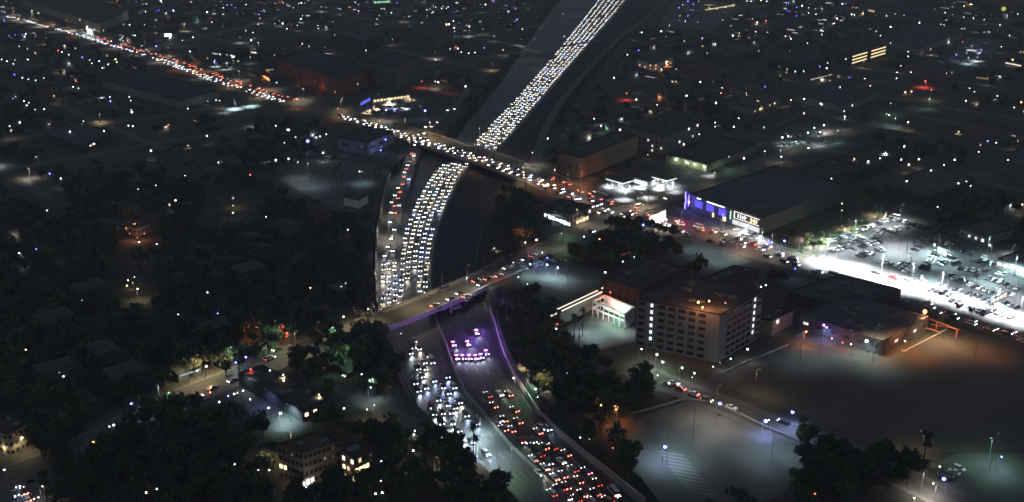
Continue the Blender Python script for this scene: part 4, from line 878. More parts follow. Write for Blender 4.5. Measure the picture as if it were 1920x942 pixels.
# LED pylon at the store's far corner
pp = o_+q_[1]; root = link('pylon_sign', None, loc=(pp.x-1.5, pp.y-2.5, 0)); tag(root, 'tall blue-violet neon pylon at the corner of the blue-lit store', 'pylon sign')
mb = MB(); mb.box((0, 0, 6), (2.2, .7, 12), A1); link('post', mb.mesh('post', M_wall['dark']), root)
for dx, z0, z1 in ((-1.3, 1, 5), (-1.0, 4.5, 8.5), (-1.35, 8, 12), (1.1, 3, 10)):
    mb = MB(); mb.box((dx*.9, -.7, (z0+z1)/2), (.35, .2, z1-z0), A1); link('neon_tube', mb.mesh('neon_tube', mat('neon_blue', (0, 0, .2), emit=(.16, .12, 1), estr=10)), root)
mb = MB(); mb.box((1.0, -1.0, 5.5), (1.2, .2, 1.6), A1); link('neon_emblem', mb.mesh('neon_emblem', mat('neon_pink', (0, 0, .2), emit=(.9, .3, 1), estr=5)), root)
light('POINT', (0, -3, 6), 3500, (.15, .15, 1), .5, root)
for t in (.13, .3, .47):
    p = q_[1].lerp(q_[0], t); light('POINT', (p.x-1.6, p.y-2.2, 5), 700, (.15, .15, 1), .5, r_)
p = q_[0].lerp(q_[1], .2); light('POINT', (p.x-3, p.y-4, 6), 3000, LC['n'], .5, r_)
# green lit low building lights
r2, o2, q2 = gw
for t in (.25, .52, .72, .95):
    panel(r2, q2, o2, 0, t-.012, t+.012, 3.3, 3.9, lit('w', 9), 'wall_light', fr=.35)
    p = q2[1].lerp(q2[0], t); light('POINT', (p.x-1.1, p.y-1.3, 3.6), 900, (.75, 1, .6), .3, r2)
# office block window rows
r3, o3, q3 = off_
for z in (2.6, 6.0, 9.6):
    for a, b in ((.03, .44), (.56, .99)): panel(r3, q3, o3, 1, a, b, z, z+1.1, lit('y', 1.6), 'window_row')
# storefront on the shop row
# portals: white lit store front on the far boulevard
# lit front walls: flood lights as wall lamps on buildings
def walllamp(px, py, h, p, c, name='floodlight', s=1.0):
    g = G(px, py, h); root = link('floodlight', None, loc=g)
    mb = MB(); mb.box((0, 0, 0), (.7, .4, .45), A1); link('housing', mb.mesh('housing', M_metal), root)
    mb = MB(); mb.ball((-.2, -.5, 0), .3*s); link('lens', mb.mesh('lens', lampmat(c, 8)), root)
    light('POINT', (-.6, -1.4, -.3), p*.3, LT[c], .4, root)
    want(root, '%s wall floodlight' % CN[c], 'floodlight', px, py, 'wall floodlights')
for a in ((1310, 566, 26, 16000, 'o', 'x', 1.6), (1330, 564, 26, 11000, 'o', 'x', 1.2), (1318, 576, 26, 7000, 'o', 'x', 1.4), (1360, 568, 25, 3000, 'o', 'x', .2), (1545, 609, 9, 5000, 'p', 'x', 1.6), (1560, 634, 3, 2500, 'o', 'x', .8), (1580, 642, 3, 2500, 'r', 'x', .7), (1596, 645, 3, 1200, 'n', 'x', .8),
          (1460, 600, 6, 1600, 'n', 'x', .1), (575, 912, 2.5, 1500, 'c', 'x', .6), (588, 905, 3, 900, 'n', 'x', .3), (610, 905, 3, 500, 'y', 'x', .3), (660, 895, 3, 300, 'y', 'x', .2), (560, 155, 3, 1400, 'o', 'x', .3), (600, 165, 3, 1400, 'r', 'x', .2), (630, 172, 3, 800, 'n', 'x', .2), (100, 40, 4, 4000, 'y', 'x', .4), (60, 30, 4, 4000, 'y', 'x', .4), (140, 50, 4, 5000, 'n', 'x', .4),
          (1092, 330, 4, 2200, 'o', 'x', .2), (1110, 325, 4, 2500, 'o', 'x', .2), (1065, 328, 4, 1200, 'n', 'x', .2), (1140, 315, 3, 1500, 'o', 'x', .1), (648, 283, 3, 900, 'b', 'x', .1), (716, 275, 5, 3000, 'b', 'x', .6), (1215, 290, 3, 600, 'n', 'x', .6), (1270, 290, 4, 900, 'c', 'x', .3), (10, 838, 3, 900, 'y', 'x', .8), (390, 190, 3, 800, 'w', 'x', .5), (1780, 78, 3, 2500, 'w', 'x', .2), (1745, 88, 3, 1500, 'w', 'x', .2),
          (1232, 122, 4, 5000, 'o', 'x', 1.2), (1245, 132, 3, 4000, 'o', 'x', 1), (1205, 118, 3, 1500, 'w', 'x', .3), (710, 178, 3, 1000, 'n', 'x', .1), (1430, 203, 3, 900, 'y', 'x', .1), (1350, 680, 3, 800, 'w', 'x', .1), (1130, 540, 9, 6000, 'o', 'x', .9), (1145, 548, 9, 4000, 'r', 'x', .8), (655, 386, 3, 260, 'w', 'x', .1), (244, 438, 4, 2600, 'o', 'x', .3), (272, 438, 4, 3200, 'o', 'x', .5), (258, 446, 2, 1500, 'o', 'x', .3), (250, 530, 3, 1200, 'y', 'x', .5)):
    walllamp(*a)
# lit store portal at upper left (white frame and glowing glass)
def portal():
    g = G(172, 66); root = link('glass_pavilion', None, loc=g); tag(root, 'brilliant white glass pavilion on the far boulevard', 'shop')
    for nm, c, d, m in (('pillar', (-8, 9, 5), (1.2, 1, 10), lit('w', 3)), ('pillar', (3.5, -3.2, 4), (1.2, 1, 8), M_wall['white']), ('canopy', (-2, 3, 6.6), (16, 6, .8), lit('w', 1.6)), ('glass_front', (-1.4, 2.2, 3), (13, .4, 5.4), lit('w', 2.2)), ('fascia', (-2, 2.6, 7.8), (16, .5, 1.6), M_wall['white'])):
        mb = MB(); mb.box((0, 0, 0), d, math.radians(-48)); link(nm, mb.mesh(nm, m), root, loc=c)
portal()
def canopy(px, py, a, b, h, label, posts=True, root_name='fuel_canopy'):
    g = G(px, py); root = link(root_name, None, loc=g, rz=math.radians(-48)); tag(root, label, 'canopy')
    mb = MB(); mb.box((0, 0, h+.35), (a, b, .7)); link('canopy_roof', mb.mesh('canopy_roof', M_roof[1]), root)
    mb = MB()
    for s, d in ((0, 1), (0, -1)): mb.box((0, d*(b/2+.06), h+.35), (a, .1, .5))
    for d in (1, -1): mb.box((d*(a/2+.06), 0, h+.35), (.1, b, .5))
    link('fascia', mb.mesh('fascia', mat('canopy_fascia', (.6, .6, .6), emit=LC['w'], estr=1.6)), root)
    for sx in (-.32, .32):
        for sy in (-.3, .3):
            mb = MB(); mb.box((sx*a, sy*b, h/2), (.35, .35, h)); link('post', mb.mesh('post', M_metal), root)
            mb = MB(); mb.box((sx*a, sy*b+1.2, .85), (.9, .6, 1.6)); link('fuel_pump', mb.mesh('fuel_pump', M_wall['white']), root)
            mb = MB(); mb.box((sx*a+1, sy*b, h-.03), (2.4, .5, .08)); link('canopy_light', mb.mesh('canopy_light', lit('w', 6)), root)
            light('SPOT', (sx*a+1, sy*b, h-.2), 9000, LC['w'], .5, root, angle=160)
canopy(1162, 352, 15, 11, 5, 'dark-topped fuel canopy, left one of the gas station'); canopy(1245, 348, 13, 10, 5, 'dark-topped fuel canopy, right one of the gas station')
# white station shop
mb = MB(); g = G(1208, 345); root = link('kiosk', None, loc=g, rz=math.radians(-48)); tag(root, 'white gas station shop between the two canopies', 'kiosk')
mb.box((0, 0, 2), (13, 7, 4)); link('wall', mb.mesh('wall', M_wall['white']), root); mb = MB(); mb.box((0, 0, 4.15), (13.6, 7.6, .3)); link('roof', mb.mesh('roof', M_roof[1]), root)
mb = MB(); mb.box((0, -3.55, 1.6), (11, .15, 2.2)); link('shop_window', mb.mesh('shop_window', lit('w', 2)), root)
# billboard
a, b = G(1217, 414, 6), G(1248, 400, 6); root = link('billboard', None, loc=((a.x+b.x)/2, (a.y+b.y)/2, 0), rz=math.atan2(b.y-a.y, b.x-a.x)); tag(root, 'blank white floodlit billboard beside the crossing', 'billboard')
L_ = (b-a).length
mb = MB(); mb.box((0, 0, 5.6), (L_, .3, 5.2)); link('panel', mb.mesh('panel', M_wall['white']), root)
mb = MB(); mb.box((0, .5, 5.6), (L_+.4, .25, 5.6)); link('frame', mb.mesh('frame', M_wall['dark']), root)
for s in (-.3, .3): mb = MB(); mb.cyl((s*L_, .6, 0), (s*L_, .6, 4), .25); link('post', mb.mesh('post', M_metal), root)
for k in range(5):
    x_ = (k-2)*L_/5; mb = MB(); mb.box((x_, -1.6, 2.7), (.9, .5, .4)); link('flood_lamp', mb.mesh('flood_lamp', lampmat('w', 8)), root)
    light('POINT', (x_, -2.0, 3.3), 2600, LC['n'], .3, root)
# white long strips and open frame of the courtyard building
def beambox(a, b, w, h, m, name, parent, org):
    d = b-a; c = (a+b)/2-org; mb = MB(); L2 = Vector((d.x, d.y, 0)).length
    mb.box((0, 0, 0), (L2, w, h), math.atan2(d.y, d.x)); return link(name, mb.mesh(name, m), parent, loc=(c.x, c.y, c.z))
g = G(1080, 600); root = link('long_pavilion', None, loc=g); tag(root, 'long flat pavilion edged by two parallel white light lines', 'building')
a, b = G(1030, 592, 7), G(1126, 547, 7)
d = (b-a); nn = Vector((d.y, -d.x, 0)).normalized()
beambox(a-Vector((0, 0, 3.7))-nn*3, b-Vector((0, 0, 3.7))-nn*3, 7.5, 6.6, M_wall['pale'], 'wall', root, g)
beambox(a-Vector((0, 0, .3))-nn*3, b-Vector((0, 0, .3))-nn*3, 8.2, .4, M_roof[1], 'roof', root, g)
beambox(a+nn*0.9, b+nn*.9, .45, .4, lit('n', 1.3), 'light_line', root, g); beambox(a-nn*1.8, b-nn*1.8, .45, .4, lit('n', 1.3), 'light_line', root, g)
g = G(1150, 600); root = link('courtyard_building', None, loc=g); tag(root, 'white two-storey courtyard frame lit pink and green inside', 'building')
c4 = [G(1112, 566, 7), G(1133, 555, 7), G(1190, 577, 7), G(1172, 590, 7)]
for i in range(4):
    a, b = c4[i], c4[(i+1) % 4]
    beambox(a, b, .9, .7, M_wall['white'], 'roof_beam', root, g); beambox(a-Vector((0, 0, 3.3)), b-Vector((0, 0, 3.3)), .8, .5, M_wall['white'], 'floor_beam', root, g)
    n_ = max(2, int((b-a).length/3))
    if i in (1, 2): beambox(a-Vector((0, 0, 3.6)), b-Vector((0, 0, 3.6)), .3, 6.6, M_wall['white'], 'wall', root, g)
    for k in range(n_):
        p = a.lerp(b, k/n_)-g; mb = MB(); mb.box((p.x, p.y, 3.4), (.4, .4, 6.8)); link('column', mb.mesh('column', M_wall['white']), root)
cc = (c4[0]+c4[2])/2-g; light('POINT', (cc.x-2, cc.y+2, 5), 2600, (1, .5, .4), .5, root); light('POINT', (cc.x+3, cc.y-2, 2.5), 2600, (.6, 1, .85), .5, root); light('POINT', (cc.x-5, cc.y-7, 5), 2600, (.7, 1, .9), .5, root)
# orange-lit gate frame
g = G(1745, 612); root = link('gate_frame', None, loc=g); tag(root, 'orange-lit steel gate frame with a long boom at the bare lot', 'gate')
Mor = mat('orange_steel', (.55, .2, .1), .6, .1, 1)
P_ = [G(1725, 604, 4), G(1740, 597, 4), G(1795, 618, 4), G(1775, 622, 2)]
beambox(P_[0], P_[1], .4, .5, Mor, 'cross_beam', root, g); beambox(P_[1], P_[2], .4, .5, Mor, 'long_boom', root, g); beambox(G(1724, 612, 2), G(1760, 622, 2), .3, .4, Mor, 'low_rail', root, g); beambox(G(1745, 604, 3), G(1800, 622, 1), .25, .3, Mor, 'low_rail', root, g)
for q in ((1725, 604), (1740, 597), (1757, 603), (1795, 618)):
    p = G(q[0], q[1], 4)-g; mb = MB(); mb.box((p.x, p.y, 2), (.4, .4, 4)); link('post', mb.mesh('post', Mor), root)
p = G(1734, 586, 8)-g; mb = MB(); mb.box((p.x, p.y, 4), (.8, .8, 8)); link('mast', mb.mesh('mast', Mor), root); mb = MB(); mb.ball((p.x, p.y, 8.4), .9); link('mast_lamp', mb.mesh('mast_lamp', lampmat('o', 9)), root)
light('POINT', (p.x-1, p.y-4, 7), 6000, (1, .42, .2), .5, root); p = G(1765, 612, 6)-g; light('POINT', (p.x, p.y-3, 6), 3500, (1, .42, .2), .5, root)
# yellow round sign, white roof light, blue strip, lit mast things
g = G(1882, 17, 10); root = link('round_sign', None, loc=(g.x, g.y, 0)); tag(root, 'glowing yellow round sign on a mast at the top right', 'sign')
mb = MB(); mb.cyl((0, 0, 0), (0, 0, 8), .3); link('mast', mb.mesh('mast', M_metal), root); mb = MB(); mb.ball((0, 0, 10), 3.0, 14, 9); link('globe', mb.mesh('globe', mat('yellow_globe', (.1, .1, .1), emit=(.85, .75, .12), estr=.8)), root)
g = G(315, 67, 9); root = link('roof_light', None, loc=(g.x, g.y, 0)); tag(root, 'white square light box on a post, upper left', 'light box')
mb = MB(); mb.box((0, 0, 4), (.6, .6, 8)); link('post', mb.mesh('post', M_metal), root); mb = MB(); mb.box((0, 0, 9.5), (8, 2, 3), .1); link('light_panel', mb.mesh('light_panel', lit('w', 4)), root)
a, b = G(1812, 249, 3), G(1838, 255, 3); mbx = beambox(a, b, .5, .8, lit('b', 1.4), 'light_strip', None, Vector((0, 0, 0))); tag(mbx, 'glowing blue strip light on a low wall, right side', 'strip light')
a, b = G(541, 241, 4), G(541, 243, 4)
g = G(541, 254); root = link('lit_doorway', None, loc=g); tag(root, 'tall narrow lit doorway below the boulevard, left', 'doorway'); mb = MB(); mb.box((0, 0, 2.6), (2.2, .4, 5), .2); link('lit_pane', mb.mesh('lit_pane', lit('w', 2)), root); mb = MB(); mb.box((0, .4, 3), (3.4, .4, 6), .2); link('frame', mb.mesh('frame', M_wall['grey']), root)
g = G(659, 78); root = link('lit_shaft', None, loc=g); tag(root, 'pale lit stair shaft standing above the dark theatre', 'stair shaft'); mb = MB(); mb.box((0, 0, 6), (4, 3, 12), .2); link('wall', mb.mesh('wall', M_wall['dark']), root)
for z in (3.5, 6.5, 10.3): mb = MB(); mb.box((0, -1.6, z), (2.6, .2, 2), .2); link('window', mb.mesh('window', lit('y', 3)), root)
# shop row lit front and yellow corner shop
def strip(px0, py0, px1, py1, z0, z1, m, label, cat):
    a, b = G(px0, py0, (z0+z1)/2), G(px1, py1, (z0+z1)/2); d = b-a; c = (a+b)/2
    root = link('lit_shopfront', None, loc=(c.x, c.y, 0), rz=math.atan2(d.y, d.x)); tag(root, label, cat)
    n_ = max(3, int(d.length/3.2)); Ls = d.length
    mb = MB(); mb.box((0, .35, (z0+z1)/2+.2), (Ls+.6, .5, z1-z0+.8)); link('frame', mb.mesh('frame', M_wall['grey']), root)
    for k in range(n_):
        mb = MB(); mb.box(((k+.5)/n_*Ls-Ls/2, 0, (z0+z1)/2), (Ls/n_*.72, .16, (z1-z0)*R.uniform(.5, .9))); link('shop_window', mb.mesh('shop_window', m), root)
strip(1020, 403, 1070, 422, .4, 3.2, lit('w', 2.2), 'white-lit shopfront of the shop row by the crossing', 'shopfront')
strip(1080, 418, 1104, 408, .4, 3, lit('y', 1.5), 'small yellow-lit shopfront by the crossing', 'shopfront')
strip(676, 196, 694, 186, 2, 5.5, lit('b', 1.6), 'pale violet lit shopfront on the yellow lot', 'shopfront')
strip(700, 190, 768, 181, .5, 2.8, lit('y', 1.5), 'long yellow-lit shopfront along the yellow lot', 'shopfront')
strip(398, 102, 440, 107, 1, 4.5, lit('w', 3), 'bright white shopfront in the shop yard, upper left', 'shopfront')
strip(486, 138, 508, 152, .6, 3.4, lit('o', 3), 'orange-lit shopfront on the upper boulevard', 'shopfront')
strip(1383, 168, 1413, 160, 2, 3, lit('y', 1.5), 'thin lit shopfront strip on the red-lit block', 'shopfront')
strip(1520, 150, 1560, 140, .5, 1.4, lit('n', 1), 'dim lit shopfront in the right district', 'shopfront')
strip(1885, 118, 1915, 124, .5, 2, lit('n', 1.6), 'warm lit shopfront at the right edge', 'shopfront')
strip(1655, 412, 1662, 402, .6, 3.2, lit('y', 1.5), 'small lit kiosk front at the top of the car park', 'shopfront')
strip(1757, 470, 1785, 482, .6, 3.8, lit('w', 1.5), 'white-lit booth front in the car park', 'shopfront')
strip(1860, 566, 1888, 552, .6, 3.4, lit('n', 1.1), 'white-lit booth at the lower edge of the car park', 'shopfront')
strip(565, 910, 590, 898, .6, 3.4, lit('n', 1.6), 'glowing white panes for floodlit glare on the cream apartment block', 'shopfront')  # glare of the floodlit wall built as glowing panes, no entrance known

strip(672, 7, 735, 3, 1, 5, lit('g', 1), 'pale green glow strip for bright blobs at the top edge', 'shopfront')  # glowing strips added for the bright clusters along the top, no shops known
strip(1322, 19, 1378, 10, 1, 3, lit('y', 1.2), 'yellow glow strip added by the top lights', 'shopfront')
strip(1590, 12, 1640, 22, 1, 4, lit('y', .8), 'warm glow strip for gate-like lights near the top right', 'shopfront')
strip(470, 98, 514, 104, 1, 3, lit('n', 1.5), 'warm glow strip for a row of lights above the upper boulevard', 'shopfront')
strip(500, 4, 545, 12, 1, 3, lit('n', .6), 'dim warm glow strip added at the top left', 'shopfront')
strip(1285, 285, 1300, 279, 1, 2.4, lit('n', 2), 'short lit shopfront behind the green-lit building', 'shopfront')
strip(1820, 236, 1905, 256, 1, 2, lit('n', .5), 'long dim lit wall in the right district', 'shopfront')
# ------------------------------------------------------------------ where not to plant or build
PROT = [[(228, 405), (290, 405), (290, 475), (228, 475)], [(228, 505), (285, 505), (285, 565), (228, 565)], [(395, 360), (475, 360), (475, 410), (395, 410)], [(1150, 150), (1205, 150), (1205, 195), (1150, 195)], [(1720, 130), (1755, 130), (1755, 172), (1720, 172)], [(1040, -60), (1300, -60), (1235, 0), (1110, 150), (1005, 290), (840, 275), (940, 150)],
        [(705, 300), (900, 300), (960, 330), (915, 400), (890, 500), (900, 610), (700, 600), (700, 450)],
        [(768, 600), (935, 590), (950, 680), (1030, 790), (1230, 945), (1240, 1000), (1040, 1000), (930, 905), (862, 850), (775, 740)],
        [(1500, 400), (1690, 400), (1700, 530), (1500, 500)], [(675, 175), (805, 175), (800, 225), (680, 225)],
        [(1430, 560), (1740, 560), (1740, 700), (1430, 700)], [(1190, 550), (1440, 540), (1440, 712), (1190, 700)]]
for k, v in LOTS.items(): PROT.append([(x, y) for x, y in v])
for line, w in ROADS:
    l = [proj(p) for p in offs(line, w/2+3, 1)]; r = [proj(p) for p in offs(line, w/2+3, -1)]; PROT.append(l+r[::-1])
def hull(pts):
    pts = sorted(set((round(a, 1), round(b, 1)) for a, b in pts)); lo = []; hi = []
    def cr(o, a, b): return (a[0]-o[0])*(b[1]-o[1])-(a[1]-o[1])*(b[0]-o[0])
    for p in pts:
        while len(lo) > 1 and cr(lo[-2], lo[-1], p) <= 0: lo.pop()
        lo.append(p)
    for p in reversed(pts):
        while len(hi) > 1 and cr(hi[-2], hi[-1], p) <= 0: hi.pop()
        hi.append(p)
    return lo[:-1]+hi[:-1]
for b in BPOLY: PROT.append(hull(b))
PB = [(min(p[0] for p in q), min(p[1] for p in q), max(p[0] for p in q), max(p[1] for p in q)) for q in PROT]
def free(x, y, w, h, tol=0):
    for dx in (-1, 0, 1):
        for fy in (0, .5, 1):
            p = (x+dx*w, y-h*fy)
            for q, b in zip(PROT, PB):
                if b[0] <= p[0] <= b[2] and b[1] <= p[1] <= b[3] and inpoly(p, q): return False
    return True

# ------------------------------------------------------------------ houses
hm = {}
def house_meshes(v):
    if v in hm: return hm[v]
    r = random.Random(v); a, b, h = r.uniform(9, 16), r.uniform(8, 12), r.choice([3.2, 3.4, 6.2, 6.4, 9]); flat = v % 3 == 0
    wl = MB(); wl.box((0, 0, h/2), (a, b, h)); rf = MB()
    if flat: rf.box((0, 0, h+.2), (a+.4, b+.4, .4))
    else:
        k = r.uniform(1.6, 2.6); e = .5
        vs = [(-a/2-e, -b/2-e, h), (a/2+e, -b/2-e, h), (a/2+e, b/2+e, h), (-a/2-e, b/2+e, h), (-a/2+(b/2 if v % 2 else -e), 0, h+k), (a/2-(b/2 if v % 2 else -e), 0, h+k)]
        rf.add(vs, [(0, 1, 5, 4), (2, 3, 4, 5), (1, 2, 5), (3, 0, 4), (3, 2, 1, 0)])
    hm[v] = (wl.mesh('wall', M_wall[r.choice(['grey', 'grey', 'brown', 'dark', 'dark', 'cream'])]), rf.mesh('roof', M_roof[r.randint(0, 3)]), a, b, h); return hm[v]
wmh = {}
def hwin(ax, m):
    k = (ax, m.name)
    if k not in wmh:
        mb = MB(); mb.box((0, 0, 0), (1.5, .14, 1.3) if ax else (.14, 1.5, 1.3)); wmh[k] = mb.mesh('window', m)
    return wmh[k]
cand = []; pl = {}
u1, u2 = Vector((math.cos(A1), math.sin(A1), 0)), Vector((math.cos(A2), math.sin(A2), 0))
for i in range(-70, 110):
    for j in range(-60, 120):
        if i % 4 == 3: continue
        p = u1*(i*25+R.uniform(-3, 3))+u2*(j*24+R.uniform(-3, 3))+Vector((0, 900, 0))
        if p.y < 300 or p.y > 2100: continue
        q = proj(p)
        if not (-30 < q[0] < 1950 and -45 < q[1] < 950): continue
        s = scl(q[1])
        if not free(q[0], q[1], 8*s, 7*s): continue
        cand.append((p.y, p, q))
cand.sort(key=lambda c: c[0]); print('HOUSES', len(cand))
HS = []
fh = MB()
for n_, (yy, p, q) in enumerate(cand):
    v = R.randint(1, 24); wl, rf, a, b, h = house_meshes(v); rz = A1+R.choice([0, math.pi/2])+R.gauss(0, .03); dark = q[0] < 700 and q[1] > 260
    lp = .025 if dark else (.07 if q[1] > 250 else .11)
    if n_ < 255:
        root = link('house', None, loc=p, rz=rz); link('wall', wl, root); link('roof', rf, root)
        lc = 0
        for ax, sx, sy in ((1, -.25, -.5), (1, .25, -.5), (1, 0, .5), (0, .5, 0), (0, -.5, 0)):
            isl = R.random() < lp; lc += isl
            link('window', hwin(ax, lit(R.choice('wwnnyb' if not dark else 'nyw'), R.choice([1.5, 3, 6])) if isl else M_glass), root, loc=(sx*a+(0 if ax else .03*(1 if sx > 0 else -1)), sy*b+(.03*(1 if sy > 0 else -1) if ax else 0), h-1.7 if h < 4 else R.choice([1.7, h-1.7])))
        if R.random() < (.05 if dark else .22):
            gl_ = lit(R.choice('nnycwo'), R.choice([.15, .3, .6])); mb = MB(); mb.box((0, 0, 0), (a*R.uniform(.5, .95), .12, .5)); sg_ = -1 if (Matrix.Rotation(rz, 3, 'Z') @ Vector((0, -1, 0))).y < 0 else 1
            link('wall_glow', mb.mesh('wall_glow', gl_), root, loc=(0, sg_*(b/2+.08), 2.6))  # glowing strip standing in for a lamp-lit wall
        if R.random() < (.16 if dark else .3):
            cl_ = R.choice('nnywgwoc'); sx = R.choice((-.3, .3)); mb = pl.get(cl_)
            if mb is None: mb = MB(); mb.ball((0, 0, 0), .16, n=6, k=4); mb = pl[cl_] = mb.mesh('porch_lamp', lampmat(cl_, 8))
            for sg_ in (-1, 1):
                pr = Matrix.Rotation(rz, 3, 'Z') @ Vector((sx*a, sg_*(b/2+.3), 0))
                if pr.y < 0: link('porch_lamp', mb, root, loc=(sx*a, sg_*(b/2+.35), 2.5)); light('POINT', (sx*a, sg_*(b/2+1.1), 2.4), R.choice([60, 150, 300, 700]), LT[cl_], .2, root)
        want(root, ('flat-roofed' if v % 3 == 0 else 'pitched-roof')+(' window-lit house' if lc else ' dark house'), 'house', q[0], q[1], 'houses of the district')
    else:
        ca, sa = math.cos(rz), math.sin(rz)
        for me in (wl, rf):
            vs = [(p.x+vv.co.x*ca-vv.co.y*sa, p.y+vv.co.x*sa+vv.co.y*ca, vv.co.z) for vv in me.vertices]; fh.add(vs, [tuple(f.vertices) for f in me.polygons], fh.mi(me.materials[0]))
        if R.random() < .6:
            fh.box((p.x-u2.x*0-b/2*.74, p.y-b/2*.74, R.uniform(2, h)), (a*R.uniform(.5, 1.1), .3, R.uniform(.4, .9)), R.choice([A1, A2]), m=fh.mi(lit(R.choice('nnycwwob'), R.choice([.15, .3, .6, 1.2]))))  # far houses: emissive strip in place of a lit wall
        if R.random() < .3:
            cl_ = R.choice('nnywgwoc'); fh.ball((p.x-1, p.y-b/2-1.2, 2.6), .2, n=6, k=4, m=fh.mi(lampmat(cl_, 8))); light('POINT', (p.x-1, p.y-b/2-2.2, 2.8), R.choice([200, 500, 1200, 2500]), LT[cl_], .2)
        for sx, sy in ((0, -.5), (.5, 0), (-.5, 0), (0, .5), (-.3, -.5), (.3, .5)):
            if R.random() < lp*.6:
                x_, y_ = sx*a, sy*b; w = .75
                fh.box((p.x+x_*ca-y_*sa, p.y+x_*sa+y_*ca, R.uniform(1.6, h-.7) if h > 4 else 2), (1.6, 1.6, 1.3) if False else ((1.5, .3, 1.2) if abs(sy) == .5 else (.3, 1.5, 1.2)), rz, m=fh.mi(lit(R.choice('wwwnnyb'), R.choice([3, 6, 10]))))
tag(link('distant_houses', fh.mesh('distant_houses', fh.mats)), 'the far houses of the district merging towards the top', 'houses', kind='stuff')

# ------------------------------------------------------------------ trees
def leafcloud(seed, rad, hc, hz, n, leaf):
    r = random.Random(seed); mb = MB(); cl = []
    for k in range(r.randint(6, 9)):
        a = r.uniform(0, 6.28); d = r.uniform(.1, .75)*rad; cl.append((math.cos(a)*d, math.sin(a)*d, hc+r.uniform(-.55, .75)*hz, r.uniform(.3, .55)*rad))
    for _ in range(n):
        cx, cy_, cz, cr = r.choice(cl)
        while True:
            v = Vector((r.uniform(-1, 1), r.uniform(-1, 1), r.uniform(-1, 1)))
            if .2 < v.length < 1: break
        v = v.normalized()*(r.uniform(.5, 1.08)*cr); c = Vector((cx, cy_, cz))+Vector((v.x, v.y, v.z*.8))
        t = Vector((r.gauss(0, 1), r.gauss(0, 1), r.gauss(0, .6))).normalized(); u = t.orthogonal().normalized(); s = leaf*r.uniform(.6, 1.3)
        u.rotate(Matrix.Rotation(r.uniform(0, 6.28), 3, t)); w = t.cross(u)
        mb.add([c+u*s, c+w*s*.6, c-u*s*.9, c-w*s*.7], [(0, 1, 2, 3)])
    return mb
TM = []
for k in range(7):
    r = random.Random(50+k); rad = r.uniform(3.2, 5.2); H = r.uniform(7.5, 12)
    if k == 6: rad, H = 1.8, 13
    cr = leafcloud(60+k, rad, H*.68, H*.22 if k < 6 else H*.3, 620, .62 if k < 6 else .5)
    tr = MB(); tr.cyl((0, 0, -.3), (0, 0, H*.6), .34, .16, 7)
    for j in range(5):
        a = r.uniform(0, 6.28); tr.cyl((0, 0, H*.4+j*.3), (math.cos(a)*rad*.55, math.sin(a)*rad*.55, H*.7), .12, .05, 5)
    TM.append((cr.mesh('crown', M_leaf[k % 4]), tr.mesh('trunk', M_bark), rad, H))
tc = []
ROADW = [p for p in ROADS if p[0] is blvd]
def tree_ok(x, y, big=True): 
    s = scl(y); return free(x, y, 3.4*s, 9*s*.9)
tries = 0
while len(tc) < 1500 and tries < 30000:
    tries += 1
    x, y = R.uniform(-20, 1940), R.triangular(-45, 985, 420)
    dens = .85 if x < 760 or y > 640 or (830 < x < 1010) else .55
    if R.random() > dens: continue
    if not tree_ok(x, y): continue
    tc.append((x, y))
# clumps that the picture shows as black masses
CORE = PROT[:12]+[PROT[12+list(LOTS).index(k)] for k in ('car_park', 'bare_lot', 'parking_court', 'court_yard', 'shed_yard', 'dim_lot', 'store_forecourt', 'school_yard')]+[PROT[12+len(LOTS)]]+[hull(b) for b in BPOLY]
def core_free(x, y, h):
    return not any(inpoly((x, y-h*f), q) for f in (0, .5, 1) for q in CORE)
for (cx, cy_, rx, ry, n, hh) in ((725, 665, 32, 60, 34, 4), (690, 560, 22, 60, 16, 4), (1230, 450, 105, 28, 50, 0), (1190, 490, 70, 25, 26, 0), (1120, 480, 60, 20, 18, 2), (1075, 700, 60, 60, 46, 4), (1180, 740, 50, 25, 16, 4), (1560, 910, 70, 40, 36, 6), (1185, 880, 18, 60, 14, 3), (1300, 965, 130, 14, 16, 2), (1500, 870, 16, 30, 8, 3), (600, 965, 60, 16, 12, 7), (900, 945, 50, 30, 16, 4), (850, 900, 35, 30, 12, 4), (330, 850, 130, 80, 70, 2), (85, 830, 60, 50, 24, 2), (705, 870, 50, 60, 26, 3), (1012, 700, 25, 70, 20, 4), (950, 420, 25, 60, 16, 2), (1060, 190, 30, 60, 18, 2), (880, 200, 25, 50, 8, 2), (1660, 900, 60, 30, 22, 5), (1440, 745, 30, 12, 5, 3), (1000, 600, 40, 40, 26, 3), (400, 935, 400, 35, 50, 6), (560, 700, 140, 60, 30, 3), (400, 680, 100, 30, 8, 3), (200, 780, 180, 40, 8, 3), (1850, 830, 90, 20, 10, 3), (800, 850, 60, 30, 10, 4), (1370, 620, 60, 40, 0, 2), (640, 650, 60, 20, 12, 3), (1740, 850, 60, 20, 8, 3), (930, 500, 40, 20, 8, 2), (1340, 520, 60, 14, 10, 0)):
    for _ in range(n):
        a = R.uniform(0, 6.28); d = math.sqrt(R.random()); x, y = cx+math.cos(a)*d*rx, cy_+math.sin(a)*d*ry
        if core_free(x, y, hh*scl(y)): tc.append((x, y))
for _ in range(430):
    x, y = R.uniform(-20, 760), R.uniform(330, 965)
    if R.random() < .8 and core_free(x, y, 5*scl(y)) and free(x, y, 1*scl(y), 1): tc.append((x, y))
tc.sort(key=lambda t: -t[1]); print('TREES', len(tc))
inst = 0; ft = MB(); FT = [leafcloud(200+k, R.uniform(3, 4.8), R.uniform(5, 7), 2, 150, .95) for k in range(6)]
